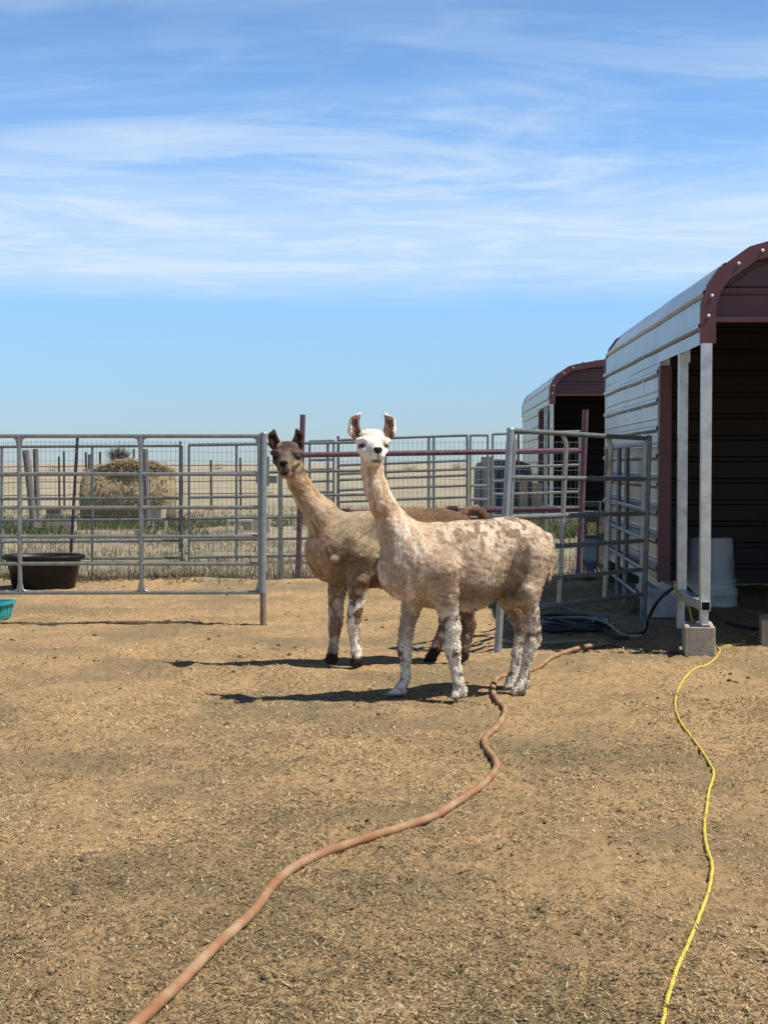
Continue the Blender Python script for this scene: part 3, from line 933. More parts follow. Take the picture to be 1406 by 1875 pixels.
for i in range(len(secs) - 1):
    for k in range(n_):
        fs.append((i * n_ + k, i * n_ + (k + 1) % n_, (i + 1) * n_ + (k + 1) % n_, (i + 1) * n_ + k))
fs.append(tuple(range(n_))[::-1])
mb.add(vs, fs)
for x in (-.15, -.09, -.03, .03, .09, .15):
    mb.box((x, -.139, .065), (.012, .012, .10), Matrix.Rotation(-.13, 3, 'X'))
for y in (-.07, 0, .07):
    mb.box((.209, y, .065), (.012, .012, .10), Matrix.Rotation(.13, 3, 'Y'))
o = mb.build('plastic_tote', M_teal, None, local=True)
o.location = (c.x - .11, c.y + .17, .0); o.rotation_euler = (0, 0, rad(-8))
tag(o, 'shallow teal plastic feed tote on the dirt at the left edge', 'tote')

# ------------------------------------------------------------------ hoses and cords
def hose(name, label, cat, px, r, mat, lift=0.0, n=10, sub=8, wob=.0014, parent=None, twist=False):
    pts = []
    for q in px:
        z = q[2] if len(q) > 2 else 0.0
        g_ = gnd(q[0], q[1], z + r)
        pts.append(Vector((g_.x, g_.y, z)))
    pts = smooth_path(pts, sub)
    for i, p in enumerate(pts):
        i0, i1 = max(0, i - 6), min(len(pts), i + 7)
        hgt = float(np.mean(gh([q.x for q in pts[i0:i1]], [q.y for q in pts[i0:i1]]))) if p.z < .02 else 0
        p.z = p.z + max(hgt, -.008) + r * .85 + lift
        p.x += wob * math.sin(i * 1.7) * random.uniform(.3, 1); p.y += wob * math.cos(i * 1.3) * 1.5 * random.uniform(.3, 1)
    mb = MB()
    if twist:
        P2 = []
        for i in range(len(pts) - 1):
            for k_ in range(4): P2.append(pts[i].lerp(pts[i + 1], k_ / 4))
        P2.append(pts[-1])
        s_acc = 0
        for st in range(3):
            q2 = []; s_acc = 0
            for i, p in enumerate(P2):
                if i: s_acc += (p - P2[i - 1]).length
                t = (P2[min(i + 1, len(P2) - 1)] - P2[max(i - 1, 0)]).normalized()
                sd = t.cross(Vector((0, 0, 1))).normalized(); up_ = sd.cross(t)
                a = s_acc * 120 + st * 2.094
                q2.append(p + (sd * math.cos(a) + up_ * math.sin(a)) * r * .52)
            mb.tube(q2, r * .52, 6)
    else:
        mb.tube(pts, [r * (1 + .015 * math.sin(i * .9)) for i in range(len(pts))], n)
    o = mb.build(name, mat)
    return tag(o, label, cat)
hose('water_hose', 'dusty red rubber water hose winding across the paddock to the bottom edge', 'hose',
     [(1106, 1176), (1060, 1184), (1012, 1200), (984, 1220), (950, 1232), (915, 1240), (905, 1250), (903, 1268), (915, 1288), (925, 1302), (912, 1328), (890, 1348), (888, 1366), (904, 1384), (909, 1404), (895, 1428), (868, 1450), (830, 1475), (790, 1497), (720, 1522), (645, 1548), (580, 1575), (530, 1603), (500, 1630), (470, 1668), (430, 1706), (380, 1752), (330, 1800), (285, 1840), (240, 1880), (190, 1930)], .0155, M_hose)
hose('extension_cord', 'twisted bright yellow cord running from the front block to the bottom edge', 'cord',
     [(1311, 1184), (1318, 1192), (1310, 1206), (1292, 1216), (1272, 1222), (1252, 1243), (1240, 1270), (1236, 1298), (1246, 1326), (1262, 1348), (1285, 1376), (1301, 1402), (1306, 1420), (1297, 1455), (1293, 1492), (1289, 1530), (1294, 1565), (1303, 1592), (1298, 1630), (1284, 1672), (1270, 1710), (1254, 1750), (1238, 1790), (1222, 1840), (1212, 1885), (1205, 1930)], .0062, M_yel, twist=True)
hose('extension_cord', 'short yellow cord loop on the dirt right of the front concrete block', 'cord',
     [(1309, 1181), (1330, 1184), (1350, 1182), (1362, 1179), (1364, 1173), (1358, 1171), (1372, 1164), (1386, 1155)], .0055, M_yel)
# black hose coil
cx, cy = gnd(1046, 1152).x, gnd(1046, 1152).y
pts = []
for i in range(200):
    a = i * .17
    rr = .26 + .06 * math.sin(i * .13) + .03 * math.sin(i * .37)
    pts.append(Vector((cx + rr * 1.05 * math.cos(a) + .02 * math.sin(i * .05), cy + rr * 1.15 * math.sin(a), .018 + .012 * (i // 37) + .006 * math.sin(i))))
e1 = gnd(1150, 1172); e2 = gnd(1105, 1160)
pts += [Vector((e2.x, e2.y, .03)), Vector((e1.x - .1, e1.y - .05, .02)), Vector((e1.x, e1.y, .018))]
mb = MB(); mb.tube(pts, .0135, 8)
tag(mb.build('hose_coil', M_hosek), 'coiled black hose lying in the shade at the foot of the right gate', 'hose')
pts = [gnd(1004, 1150), gnd(1040, 1148), gnd(1075, 1149), gnd(1110, 1158), gnd(1142, 1170), gnd(1175, 1172)]
mb = MB(); mb.tube(smooth_path([p + Vector((0, 0, .075 if i < 4 else .03)) for i, p in enumerate(pts)], 8), .013, 8)
tag(mb.build('hose', M_hoseg), 'grey hose length lying over the front of the black coil', 'hose')
pr = lambda y, z, x=0.0: shed1_world(x, y, z)
e = gnd(1150, 1168)
pts = [Vector((e.x, e.y, .02)), Vector(gnd(1178, 1163)) + Vector((0, 0, .02)), at(1186, 1135, 10.9), at(1202, 1104, 10.8), at(1222, 1084, 10.75), pr(.98, .375, -.02), pr(.95, .376, .03), at(1275, 1095, 10.5), at(1292, 1110, 10.35), at(1310, 1126, 10.3), at(1335, 1142, 10.3)]
p = gnd(1380, 1156); pts.append(p + Vector((0, 0, .02))); pts.append(gnd(1440, 1160) + Vector((0, 0, .02)))
mb = MB(); mb.tube(smooth_path(pts, 8), .0145, 8)
tag(mb.build('hose', M_hosek), 'black hose draped over the base rail of the near shed', 'hose')
mb = MB()
pts = []
for i in range(50):
    a = i * .52
    pts.append(pr(.96 + .05 * math.sin(a), .37 + .016 * math.sin(i * .35) + .0006 * i, .048 * math.cos(a)))
mb.tube(pts, .006, 6)
mb.tube(smooth_path([pr(.90, .38, -.05), pr(.82, .33, -.055), pr(.5, .30, -.03), pr(.25, .22, -.045), pr(.14, .20, -.05)], 6), .0055, 6)
tag(mb.build('tie_cord', M_yel), 'yellow cord wrapped round the foot of the second shed post', 'cord')
hose('hose', 'pale dusty hose length lying along the edge of the shade beside the black coil', 'hose', [(922, 1171), (940, 1174), (975, 1175), (1010, 1175), (1045, 1172), (1074, 1172)], .013, M_hoseg)
hose('cable', 'thin dark cable lying on the sunlit dirt left of the front block', 'cable', [(1090, 1172), (1110, 1178), (1140, 1183), (1180, 1190), (1216, 1193), (1245, 1194)], .006, M_hosek)
hose('cable', 'thin grey cable crossing the shaded dirt below the right gate', 'cable', [(990, 1100), (1030, 1110), (1075, 1120), (1120, 1126), (1150, 1122), (1172, 1112)], .006, M_hoseg)

# ------------------------------------------------------------------ far left: hay, blocks, old posts
Yh = 30.0
c = at(236, 950, Yh)
root = thing('hay_bale', 'weathered round hay bale with loose straw on top behind the left gate', 'hay bale', (c.x, Yh, 0))
Rb = .64; Lb = 1.85
vs, fs = [], []
nr_, nl = 40, 22
for i in range(nl + 1):
    f_ = i / nl
    x = (f_ - .5) * Lb
    ed = min(1, min(f_, 1 - f_) * 9) ** .5
    for j in range(nr_):
        a = 2 * math.pi * j / nr_
        nn = float(fbm(np.array([x * 2.2 + 9]), np.array([math.cos(a) * 1.7]), math.sin(a) * 1.7, 5, 4)[0]) - .5
        r = Rb * (.90 + .10 * ed) * (1 + .22 * nn)
        vs.append(Vector((c.x + x, Yh + r * math.cos(a), max(-.02, Rb * .92 + r * math.sin(a) * .95))))
for i in range(nl):
    for j in range(nr_):
        k_ = (j + 1) % nr_
        fs.append((i * nr_ + j, i * nr_ + k_, (i + 1) * nr_ + k_, (i + 1) * nr_ + j))
fs += [tuple(range(nr_))[::-1], tuple(nl * nr_ + j for j in range(nr_))]
MB().add(vs, fs, True).build('bale', M_haybody, root)
k = 4500
i_ = RNG.integers(0, len(vs), k)
VV = np.array([tuple(v_) for v_ in vs])[i_] + RNG.normal(0, .04, (k, 3))
V, fs_, cc = blades(VV, .06 + .09 * RNG.random(k), .010 + .010 * RNG.random(k), RNG.random(k) * 2.2, RNG.random(k) * 6.283, RNG.random(k) * 1.2,
                    pick([(.46, .36, .21), (.36, .27, .15), (.54, .44, .27), (.26, .20, .11), (.18, .14, .08)], k))
np_mesh('loose_hay', V, fs_, M_hay, cc, root)
k = 7000
a = RNG.random(k) * 6.283; q = np.sqrt(RNG.random(k))
hx, hy = q * np.cos(a) * .78, q * np.sin(a) * .5
P = np.stack([c.x + .1 + hx, Yh + hy, Rb * 1.78 + .20 * (1 - q * q) + RNG.normal(0, .03, k)], 1)
V, fs_, cc = blades(P, .10 + .16 * RNG.random(k), .010 + .012 * RNG.random(k), 1.1 + RNG.random(k) * .6, RNG.random(k) * 6.283, RNG.random(k) * .6,
                    pick([(.50, .41, .24), (.42, .33, .19), (.56, .47, .29), (.33, .25, .14)], k))
np_mesh('straw_top', V, fs_, M_hay, cc, root)

# dry bush behind the bale
def bush(label, px, py, Yb, hgt, wid, cols, n_=900):
    c = at(px, py, Yb)
    P, Lh, az, ln = [], [], [], []
    k = n_
    a = RNG.random(k) * 6.283; q = RNG.random(k) ** .6; zt_ = RNG.random(k)
    P = np.stack([c.x + q * np.cos(a) * wid * .5 * (.5 + zt_ * .5), Yb + q * np.sin(a) * wid * .4, np.maximum(0, c.z - hgt * .5 + (zt_ - .5) * hgt * (1 - .4 * q))], 1)
    V, f2, cc = blades(P, hgt * (.15 + .25 * RNG.random(k)), hgt * (.012 + .012 * RNG.random(k)), RNG.random(k) * 1.2, a, RNG.random(k) * .6, pick(cols, k))
    root = thing('dry_bush', label, 'bush', (c.x, Yb, 0))
    np_mesh('twigs', V, f2, M_twig, cc, root)
    mb = MB()
    for e in range(5):
        mb.tube([(c.x + random.uniform(-.08, .08), Yb, 0), (c.x + random.uniform(-.3, .3) * wid, Yb + random.uniform(-.2, .2) * wid, c.z - hgt * .3)], [.025, .01], 5)
    mb.build('stem', M_wood, root)
bush('dry leafless bush rising just behind the hay bale', 218, 822, 36, .75, .62, [(.12, .085, .075), (.16, .12, .10), (.09, .07, .06)])

for px, py, Yd_, h_, w_2, lab in ((96, 851, 240, 1.5, 3.0, 'tiny dark shrub on the horizon above the leaning black post'), (398, 849, 320, 2.2, 5.5, 'tiny grey shrub on the horizon left of the gate end post'), (748, 848, 300, 2.4, 6.5, 'wide low shrub on the horizon right of the pale llama neck'), (838, 847, 380, 3.2, 4.5, 'tiny shrub on the horizon left of the short pipe panel')):
    bush(lab, px, py, Yd_, h_, w_2, [(.11, .10, .085), (.14, .125, .10), (.08, .08, .07)], 160)

# weathered brace posts
root = thing('brace_post', 'pair of leaning weathered wooden brace posts near the left edge', 'post', gnd(66, 952))
Yw = 33.0 * .76
post_px('timber', M_wood, root, (47, 824), (63, 966), 25.0, .062)
post_px('timber', M_wood, root, (65, 822), (70, 966), 25.1, .05)
tag(post_px('old_post', M_wood, None, (266, 822), (270, 962), 25.2, .05), 'dark weathered post right in front of the hay bale', 'post')
# far strand fence
root = thing('strand_fence', 'thin dark strand fence with spindly posts across the far left field', 'fence', (at(120, 900, 31).x, 38.0, 0))
Ys = 38.0
for py in (855, 883, 907):
    pts = [at(-150 + 50 * i, py + random.uniform(-1.2, 1.2) - (i - 4) * .4, Ys) for i in range(14)]
    mb = MB(); mb.tube(smooth_path(pts, 3), .012, 5); mb.build('strand', M_tpost, root)
for px, yt in ((108, 836), (117, 826), (157, 828), (163, 832), (183, 827), (245, 822), (440, 838), (386, 842)):
    post_px('picket', M_tpost, root, (px, yt), (px + 1, 934), Ys, .028)

# far concrete blocks in the green strip
far_blocks = [
    (52, 974, 0.1, 1.15, 'grey block in green grass left of the leaning black post, at the left edge'),
    (113, 976, 1.57, 1.30, 'pale long block in green grass beside the leaning black fence post'),
    (283, 974, 0.0, 1.25, 'lower dark grey block of the pair right of the hay bale'),
    (438, 975, 0.1, 1.25, 'grey block with open cores facing out, left of the gate end post'),
    (470, 974, 1.57, 1.3, 'pale long block right against the gate end post in the green strip'),
    (990, 962, 1.3, 1.2, 'pale block in green grass by the second shed corner'),
    (1035, 964, 1.57, 1.2, 'pale block under the second shed, right of its corner post'),
]
for (px, py, rz, s, lab) in far_blocks:
    g_ = gnd(px, py)
    o = block(lab, (g_.x, g_.y, 0), rz, s, tilt=None, mat=None)
    if 'open cores' in lab or 'dark grey' in lab or 'left edge' in lab:
        o.rotation_euler = (rad(90), 0, rz + .05); o.location.z = .2 * s
        o.location.z = .395 * s / 2 * 0 + .10 * s
        o.rotation_euler = (rad(90), rad(90), rz + .05)
g_ = gnd(283, 974)
o = block('upper grey block stacked on the lower block right of the hay bale', (g_.x - .05, g_.y + .1, .252), 1.3, 1.15)
g_ = gnd(101, 951)
mb = MB(); mb.box((0, 0, .13), (.34, .3, .26), bev=.01); mb.box((0, 0, .285), (.38, .34, .05), bev=.01)
o = tag(mb.build('wooden_box', M_wood, None, local=True), 'small dark wooden box on the grass left of the hay bale', 'box'); o.location = g_

# blue feeder in the shade, tarp stack, boards by the second shed
Yb = 16.1
root = thing('stall_gate', 'narrow blue sheet gate with a square opening standing in shade behind the right gate', 'gate', (at(1081, 1050, Yb).x, Yb, 0))
def pxbox(x0, y0, x1, y1, Yq, th):
    a_, e_ = at(x0, y1, Yq), at(x1, y0, Yq)
    return MB().box(((a_.x + e_.x) / 2, Yq, (a_.z + e_.z) / 2), (e_.x - a_.x, th, e_.z - a_.z), bev=.004)
pxbox(1069, 984, 1097, 1049, Yb, .02).build('lower_sheet', M_blue, root)
for q in ((1066, 918, 1070, 1052), (1096, 918, 1100, 1052)): pxbox(*q, Yb - .002, .03).build('stile', M_galvd, root)
for q in ((1070, 918, 1096, 928), (1070, 936, 1096, 956), (1070, 979, 1096, 984)): pxbox(*q, Yb, .025).build('crossbar', M_tpost, root)
for q in ((1070, 956, 1075, 979), (1092, 956, 1096, 979)): pxbox(*q, Yb, .025).build('opening_side', M_tpost, root)
mb = MB()
for f_ in (-.4, 0, .4): mb.box((f_ * .25, 0, .36), (.085, .02, .72), bev=.003)
mb.box((0, -.02, .2), (.3, .02, .07)); mb.box((0, -.02, .55), (.3, .02, .07))
o = tag(mb.build('board_stack', M_wood, None, local=True), 'short wooden board panel leaning by the near shed wall behind the ladder panel', 'board panel'); o.location = at(1119, 1046, 16.0); o.location.z = 0
Yt = 31.5
L0, R0 = at(878, 840, Yt), at(972, 840, Yt)
root = thing('covered_trailer', 'dark navy covered stock trailer beside the second shed', 'trailer', ((L0.x + R0.x) / 2, Yt, 0))
vs, fs = [], []
cx_, hw = (L0.x + R0.x) / 2, (R0.x - L0.x) / 2
for i in range(13):
    y = Yt - .3 + 2.2 * i / 12
    for (x, z) in ((-hw, .35), (-hw, 1.15), (-hw * .92, 1.30), (-hw * .3, 1.38), (hw * .4, 1.36), (hw * .95, 1.28), (hw, 1.12), (hw, .35)):
        n1 = float(vnoise(np.array([x * 3.]), np.array([y * 3.]), z * 3, 8)[0]) - .5
        vs.append(Vector((cx_ + x + n1 * .06, y, z + n1 * .08)))
for i in range(12):
    for j in range(7):
        fs.append((i * 8 + j, i * 8 + j + 1, i * 8 + 9 + j, i * 8 + 8 + j))
fs += [tuple(range(8)), tuple(96 + j for j in range(8))[::-1]]
MB().add(vs, fs).build('cover', M_tarp, root)
mb = MB(); mb.box((cx_ + .15, Yt - .36, .95), (.5, .03, .32), bev=.01); mb.build('blue_panel', M_bluebox, root)
for sx in (-.6, .6):
    mb = MB(); mb.tube([(cx_ + sx * hw - .06, Yt + .3, .24), (cx_ + sx * hw + .06, Yt + .3, .24)], .24, 20); mb.build('wheel', M_black, root)
Yk = 30.6
for (x0, x1, yt, yb, lab) in ((952, 966, 879, 930, 'narrow tan upright board leaning left of the second shed'), (973, 992, 884, 930, 'wider tan upright board leaning against the second shed corner')):
    a, e = at(x0, yt, Yk), at(x1, yb, Yk)
    mb = MB(); mb.box(((a.x + e.x) / 2, Yk, a.z / 2), (e.x - a.x, .05, a.z), Matrix.Rotation(.03, 3, 'X'), bev=.005)
    tag(mb.build('board', M_board), lab, 'board')
a, e = at(884, 836, 27), at(906, 930, 27)
mb = MB(); mb.box(((a.x + e.x) / 2, 27, a.z / 2), (e.x - a.x, .06, a.z), Matrix.Rotation(-.05, 3, 'Y'), bev=.005)
tag(mb.build('board', M_wood), 'grey weathered plank standing behind the two thin gate uprights', 'board')

# ------------------------------------------------------------------ llamas
def surface_nets(D, org, h):
    """zero level set of a grid of distances -> vertices, quads"""
    s = D < 0
    nx_, ny_, nz_ = D.shape
    cnt = np.zeros((nx_ - 1, ny_ - 1, nz_ - 1), np.int8)
    for dx in (0, 1):
        for dy in (0, 1):
            for dz_ in (0, 1):
                cnt += s[dx:nx_ - 1 + dx, dy:ny_ - 1 + dy, dz_:nz_ - 1 + dz_]
    act = (cnt > 0) & (cnt < 8)
    idx = np.argwhere(act)
    lut = np.full(act.shape, -1, np.int32); lut[act] = np.arange(len(idx))
    acc = np.zeros((len(idx), 3)); num = np.zeros(len(idx))
    C = [(0, 0, 0), (1, 0, 0), (0, 1, 0), (1, 1, 0), (0, 0, 1), (1, 0, 1), (0, 1, 1), (1, 1, 1)]
    vals = [D[idx[:, 0] + c[0], idx[:, 1] + c[1], idx[:, 2] + c[2]].astype(float) for c in C]
    for a in range(8):
        for b_ in range(a + 1, 8):
            if sum(abs(C[a][k] - C[b_][k]) for k in range(3)) != 1: continue
            va, vb = vals[a], vals[b_]
            m_ = (va < 0) != (vb < 0)
            t = np.where(m_, va / np.where(m_, va - vb, 1), 0)
            pa, pb = np.array(C[a], float), np.array(C[b_], float)
            acc += np.where(m_[:, None], pa + t[:, None] * (pb - pa), 0); num += m_
    V = org + (idx + acc / num[:, None]) * h
    quads = []
    for ax in range(3):
        o1, o2 = [(1, 2), (2, 0), (0, 1)][ax]
        sl0 = [slice(1, -1)] * 3; sl1 = [slice(1, -1)] * 3
        sl0[ax] = slice(0, -1); sl1[ax] = slice(1, None)
        ch = s[tuple(sl0)] != s[tuple(sl1)]
        e = np.argwhere(ch)
        base = e + 1; base[:, ax] -= 1
        ins = s[base[:, 0], base[:, 1], base[:, 2]]
        def cell(d1, d2):
            q = base.copy(); q[:, o1] += d1; q[:, o2] += d2
            return lut[q[:, 0], q[:, 1], q[:, 2]]
        q = np.stack([cell(-1, -1), cell(0, -1), cell(0, 0), cell(-1, 0)], 1)
        q[~ins] = q[~ins][:, ::-1]
        quads.append(q)
    Q_ = np.concatenate(quads)
    return V, Q_[(Q_ >= 0).all(1)]

class Body:
    def __init__(s, lo, hi, h):
        s.lo, s.h = np.array(lo, float), h
        s.n = np.ceil((np.array(hi) - s.lo) / h).astype(int) + 1
        s.D = np.full(s.n, 1.0, np.float32)
    def _blk(s, a, b_):
        i0 = np.clip(np.floor((a - s.lo) / s.h).astype(int), 0, s.n - 1)
        i1 = np.clip(np.ceil((b_ - s.lo) / s.h).astype(int) + 1, 1, s.n)
        g = [s.lo[k] + np.arange(i0[k], i1[k]) * s.h for k in range(3)]
        X, Y_, Z = np.meshgrid(*g, indexing='ij')
        return tuple(slice(i0[k], i1[k]) for k in range(3)), np.stack([X, Y_, Z], -1)
    def _mix(s, sl_, d, k, sub=False):
        D = s.D[sl_]
        if sub:
            d = -d
            hh = np.clip(.5 - .5 * (D - d) / k, 0, 1)
            s.D[sl_] = D * (1 - hh) + d * hh + k * hh * (1 - hh)
        else:
            hh = np.clip(.5 + .5 * (D - d) / k, 0, 1)
            s.D[sl_] = D * (1 - hh) + d * hh - k * hh * (1 - hh)
    def cone(s, a, b_, ra, rb, k=.03, lat=None, sq=1.0, sub=False):
        a, b_ = np.array(a), np.array(b_)
        m_ = max(ra, rb) * max(1, sq) + k * 1.5 + .02
        sl_, P = s._blk(np.minimum(a, b_) - m_, np.maximum(a, b_) + m_)
        pa = P - a; ba = b_ - a
        if lat is not None:
            L = np.array(lat); L = L / np.linalg.norm(L)
            pa = pa + L * ((pa @ L) * (1 / sq - 1))[..., None]
            ba = ba + L * (ba @ L) * (1 / sq - 1)
        t = np.clip((pa @ ba) / (ba @ ba + 1e-9), 0, 1)
        d = np.linalg.norm(pa - t[..., None] * ba, axis=-1) - (ra + (rb - ra) * t)
        if sq < 1 and lat is not None: d = d * (sq + 1) / 2
        s._mix(sl_, d.astype(np.float32), k, sub)
    def ell(s, c, r, axes=None, k=.02, sub=False):
        c = np.array(c); r = np.array(r)
        m_ = r.max() + k * 1.5 + .02
        sl_, P = s._blk(c - m_, c + m_)
        p = P - c
        if axes is not None: p = p @ np.array(axes).T
        q = np.linalg.norm(p / r, axis=-1); g = np.linalg.norm(p / (r * r), axis=-1) + 1e-9
        s._mix(sl_, (q * (q - 1) / g).astype(np.float32), k, sub)

def make_llama(label, Y0, px0, head_deg, spec, coat, tuft, hgrid=.0068):
    sc = F / Y0
    th = rad(head_deg); tn = math.tan(th)
    fwd = np.array([-math.cos(th), -math.sin(th), 0]); left = np.array([math.sin(th), -math.cos(th), 0])
    def S(px, py, lat=0.0, dY=0.0):
        X = (px - px0) / sc
        return np.array(at(px, py, Y0 + tn * (X - lat * left[0]) + lat * left[1] + dY))
    K = lambda r: r / sc
    B = Body(spec['lo'], spec['hi'], hgrid)
    for (a, ra, b_, rb, k, sq) in spec['trunk']:
        B.cone(S(*a), S(*b_), K(ra), K(rb), k, left, sq)
    for ch in spec['legs']:
        k0 = ch[0]
        for i in range(1, len(ch) - 1):
            p, q = ch[i], ch[i + 1]
            B.cone(S(*p[:3]), S(*q[:3]), K(p[3]), K(q[3]), k0 if i == 1 else .022)
    for (a, ra, b_, rb, k, sq) in spec['neck']:
        B.cone(S(*a), S(*b_), K(ra), K(rb), k, np.array([1.0, 0, 0]), sq)
    hx, hy, hyaw = spec['head']            # skull centre px, facing yaw
    hc = S(hx, hy); hl = spec['hscale'] / sc
    g = np.array([math.sin(hyaw), -math.cos(hyaw), 0.0]); r_ = np.array([math.cos(hyaw), math.sin(hyaw), 0]); u_ = np.array([0, 0, 1.0])
    tilt = spec['tilt']; ct, st = math.cos(tilt), math.sin(tilt)
    g, u_ = g * ct + u_ * st, u_ * ct - g * st
    def H(x, y, z): return hc + (r_ * x + g * y + u_ * z) * hl
    AX = np.stack([r_, g, u_])
    h_ = hl
    B.ell(H(0, 0, -3), np.array([26, 32, 23]) * h_, AX, .02)
    B.ell(H(0, -6, 5), np.array([22, 24, 16]) * h_, AX, .02)
    B.cone(H(0, 12, -7), H(0, 64, -11), 19.5 * h_, 12.5 * h_, .02, r_, .92)  # muzzle
    B.cone(H(0, 10, 4), H(0, 60, -3), 11 * h_, 7.5 * h_, .012)            # bridge of the nose
    B.cone(H(0, -2, -24), H(0, 52, -27), 18 * h_, 9.0 * h_, .02)           # lower jaw
    for sx in (-1, 1):
        B.cone(H(sx * 14, 24, 8), H(sx * 25, 12, 6), 6.5 * h_, 6 * h_, .010)  # brow
        B.ell(H(sx * 20.5, 21, -1), np.array([5.5, 6, 4.4]) * h_, AX, .004)  # eye
        B.cone(H(sx * 20, 14, -9), H(sx * 13, 34, -13), 7 * h_, 6 * h_, .014)  # cheek bone
        B.ell(H(sx * 6.0, 66, -15), np.array([7.2, 8, 7.5]) * h_, AX, .005)   # split upper lip
    B.ell(H(0, 61, -27), np.array([8, 8, 5]) * h_, AX, .005)                 # lower lip
    B.ell(H(0, 71, -5), np.array([8.5, 6, 4.5]) * h_, AX, .006)              # nose pad
    for sx in (-1, 1):
        B.ell(H(sx * 5.5, 77, -5), np.array([2.8, 5, 2.0]) * h_, AX, .003, sub=True)
    B.cone(H(-9, 66, -23.5), H(9, 66, -23.5), 1.8 * h_, 1.8 * h_, .004, sub=True)
    B.ell(H(0, -4, 17), np.array([21, 18, 8]) * h_, AX, .02)                 # crown tuft
    B.ell(H(5, 2, 19), np.array([10, 11, 6]) * h_, AX, .012)
    ears = []
    for (p0, p1, p2, p3) in spec['ears']:
        q = [np.array(at(*p, hc[1] + .035 + i * .006)) for i, p in enumerate((p0, p1, p2, p3))]
        rr = [x * spec['ear_r'] / sc for x in (8, 10.5, 8.5, 3.0)]
        for i in range(3):
            B.cone(q[i], q[i + 1], rr[i], rr[i + 1], .006, np.array([0, 1.0, 0]), .62)
        for i in range(1, 3):
            of = np.array([0, -.62 * .9, 0])
            B.cone(q[i - 1] * .4 + q[i] * .6 + of * rr[i], q[i] * .6 + q[i + 1] * .4 + of * rr[i + 1], rr[i] * .62, rr[i + 1] * .45, .004, np.array([0, 1.0, 0]), .7, sub=True)
        ears.append(q)
    for (a, ra, b_, rb, k) in spec.get('tail', []):
        B.cone(S(*a), S(*b_), K(ra), K(rb), k)
    for (a, ra) in spec.get('lumps', []):
        B.ell(S(*a), np.full(3, K(ra)), None, .02)
    for (a, ra, b_, rb) in spec.get('creases', []):
        B.cone(S(*a), S(*b_), K(ra), K(rb), .012, sub=True)
    V, Q_ = surface_nets(B.D, B.lo, hgrid)
    # vertex normals
    def normals(V):
        e1, e2 = V[Q_[:, 2]] - V[Q_[:, 0]], V[Q_[:, 3]] - V[Q_[:, 1]]
        fn = np.cross(e1, e2); nn = np.zeros_like(V)
        for k in range(4): np.add.at(nn, Q_[:, k], fn)
        return nn / (np.linalg.norm(nn, axis=1, keepdims=True) + 1e-12)
    # two rounds of relaxing
    for it in range(2):
        acc = np.zeros_like(V); num = np.zeros(len(V))
        for k in range(4):
            np.add.at(acc, Q_[:, k], V[Q_[:, (k + 1) % 4]] + V[Q_[:, (k + 3) % 4]]); np.add.at(num, Q_[:, k], 2)
        V = V * .5 + acc / np.maximum(num, 1)[:, None] * .5
    Nn = normals(V)
    dv = V - hc
    hd = np.stack([dv @ r_, dv @ g, dv @ u_], 1) / hl        # head coordinates
    # animal coordinates: along (from rump 0 to chest), up, lateral
    base = np.array(at(px0, 900, Y0)); loc = V - base
    al = loc @ fwd; la = loc @ left; up = V[:, 2]
    info = dict(V=V, N=Nn, hd=hd, al=al, la=la, up=up, ears=ears, sc=sc)
    colr, rough = coat(info)
    # wool relief: clipped ridges on the body, ragged wool on the legs
    rg = fbm(V[:, 0] * 22 + 4 * vnoise(al * 5, up * 5), V[:, 2] * 60 + V[:, 0] * 14, V[:, 1] * 22, 3, 3) - .5
    lumpy = fbm(V[:, 0] * 9, V[:, 1] * 9, V[:, 2] * 9, 8, 3) - .5
    mid_ = fbm(V[:, 0] * 26, V[:, 1] * 26, V[:, 2] * 18, 15, 2) - .5
    fine = fbm(V[:, 0] * 55, V[:, 1] * 55, V[:, 2] * 40, 12, 2) - .5
    V = V + Nn * ((rg * .008 + lumpy * .008) * rough['body'] + fine * .008 * rough['leg'] + mid_ * .014 * rough['leg'] + fine * .0015 * rough['body'])[:, None]
    V[:, 2] = np.maximum(V[:, 2], -.004)
    zmin = V[:, 2].min()
    c0 = np.array([base[0], base[1], 0])
    root = thing('llama', label, 'llama', c0)
    np_mesh('body', V, [Q_], M_fleece, colr, root)
    # wool tufts
    Nn = normals(V)
    wgt = tuft['w'](info) * np.where(np.min([np.min([np.linalg.norm(info['V'] - (q[0] * (1 - t) + q[3] * t), axis=1) for t in (.15, .4, .7, 1)], axis=0) for q in ears], axis=0) < .042, .0, 1)
    pr_ = wgt / wgt.sum()
    k = tuft['n']
    pi = RNG.choice(len(V), k, p=pr_)
    P = V[pi] + RNG.normal(0, .002, (k, 3)) - Nn[pi] * .003
    leg = rough['leg'][pi]
    dirn = Nn[pi] * (.55 + .35 * RNG.random((k, 1))) + np.array([0, 0, -1.0]) * (.45 + .5 * RNG.random((k, 1))) - fwd * .35 * (1 - leg)[:, None] + RNG.normal(0, .28, (k, 3))
    dirn /= np.linalg.norm(dirn, axis=1, keepdims=True)
    L = (.0050 + .0060 * RNG.random(k)) * (1 + .25 * leg) * tuft.get('len', 1)
    sd = np.cross(dirn, Nn[pi] + RNG.normal(0, .3, (k, 3))); sd /= np.linalg.norm(sd, axis=1, keepdims=True) + 1e-9
    w = (.0011 + .0010 * RNG.random(k))[:, None] * (1 + .4 * leg)[:, None]
    tip = P + dirn * L[:, None]
    mid = P + dirn * (L * .55)[:, None] + Nn[pi] * (L * .08)[:, None]
    VV = np.stack([P - sd * w, P + sd * w, mid + sd * w * .8, mid - sd * w * .8, tip], 1).reshape(-1, 3)
    i = np.arange(k) * 5
    cc = np.repeat(np.clip(colr[pi] * (1 + (RNG.random((k, 1)) - .5) * .35), 0, .85), 5, 0)
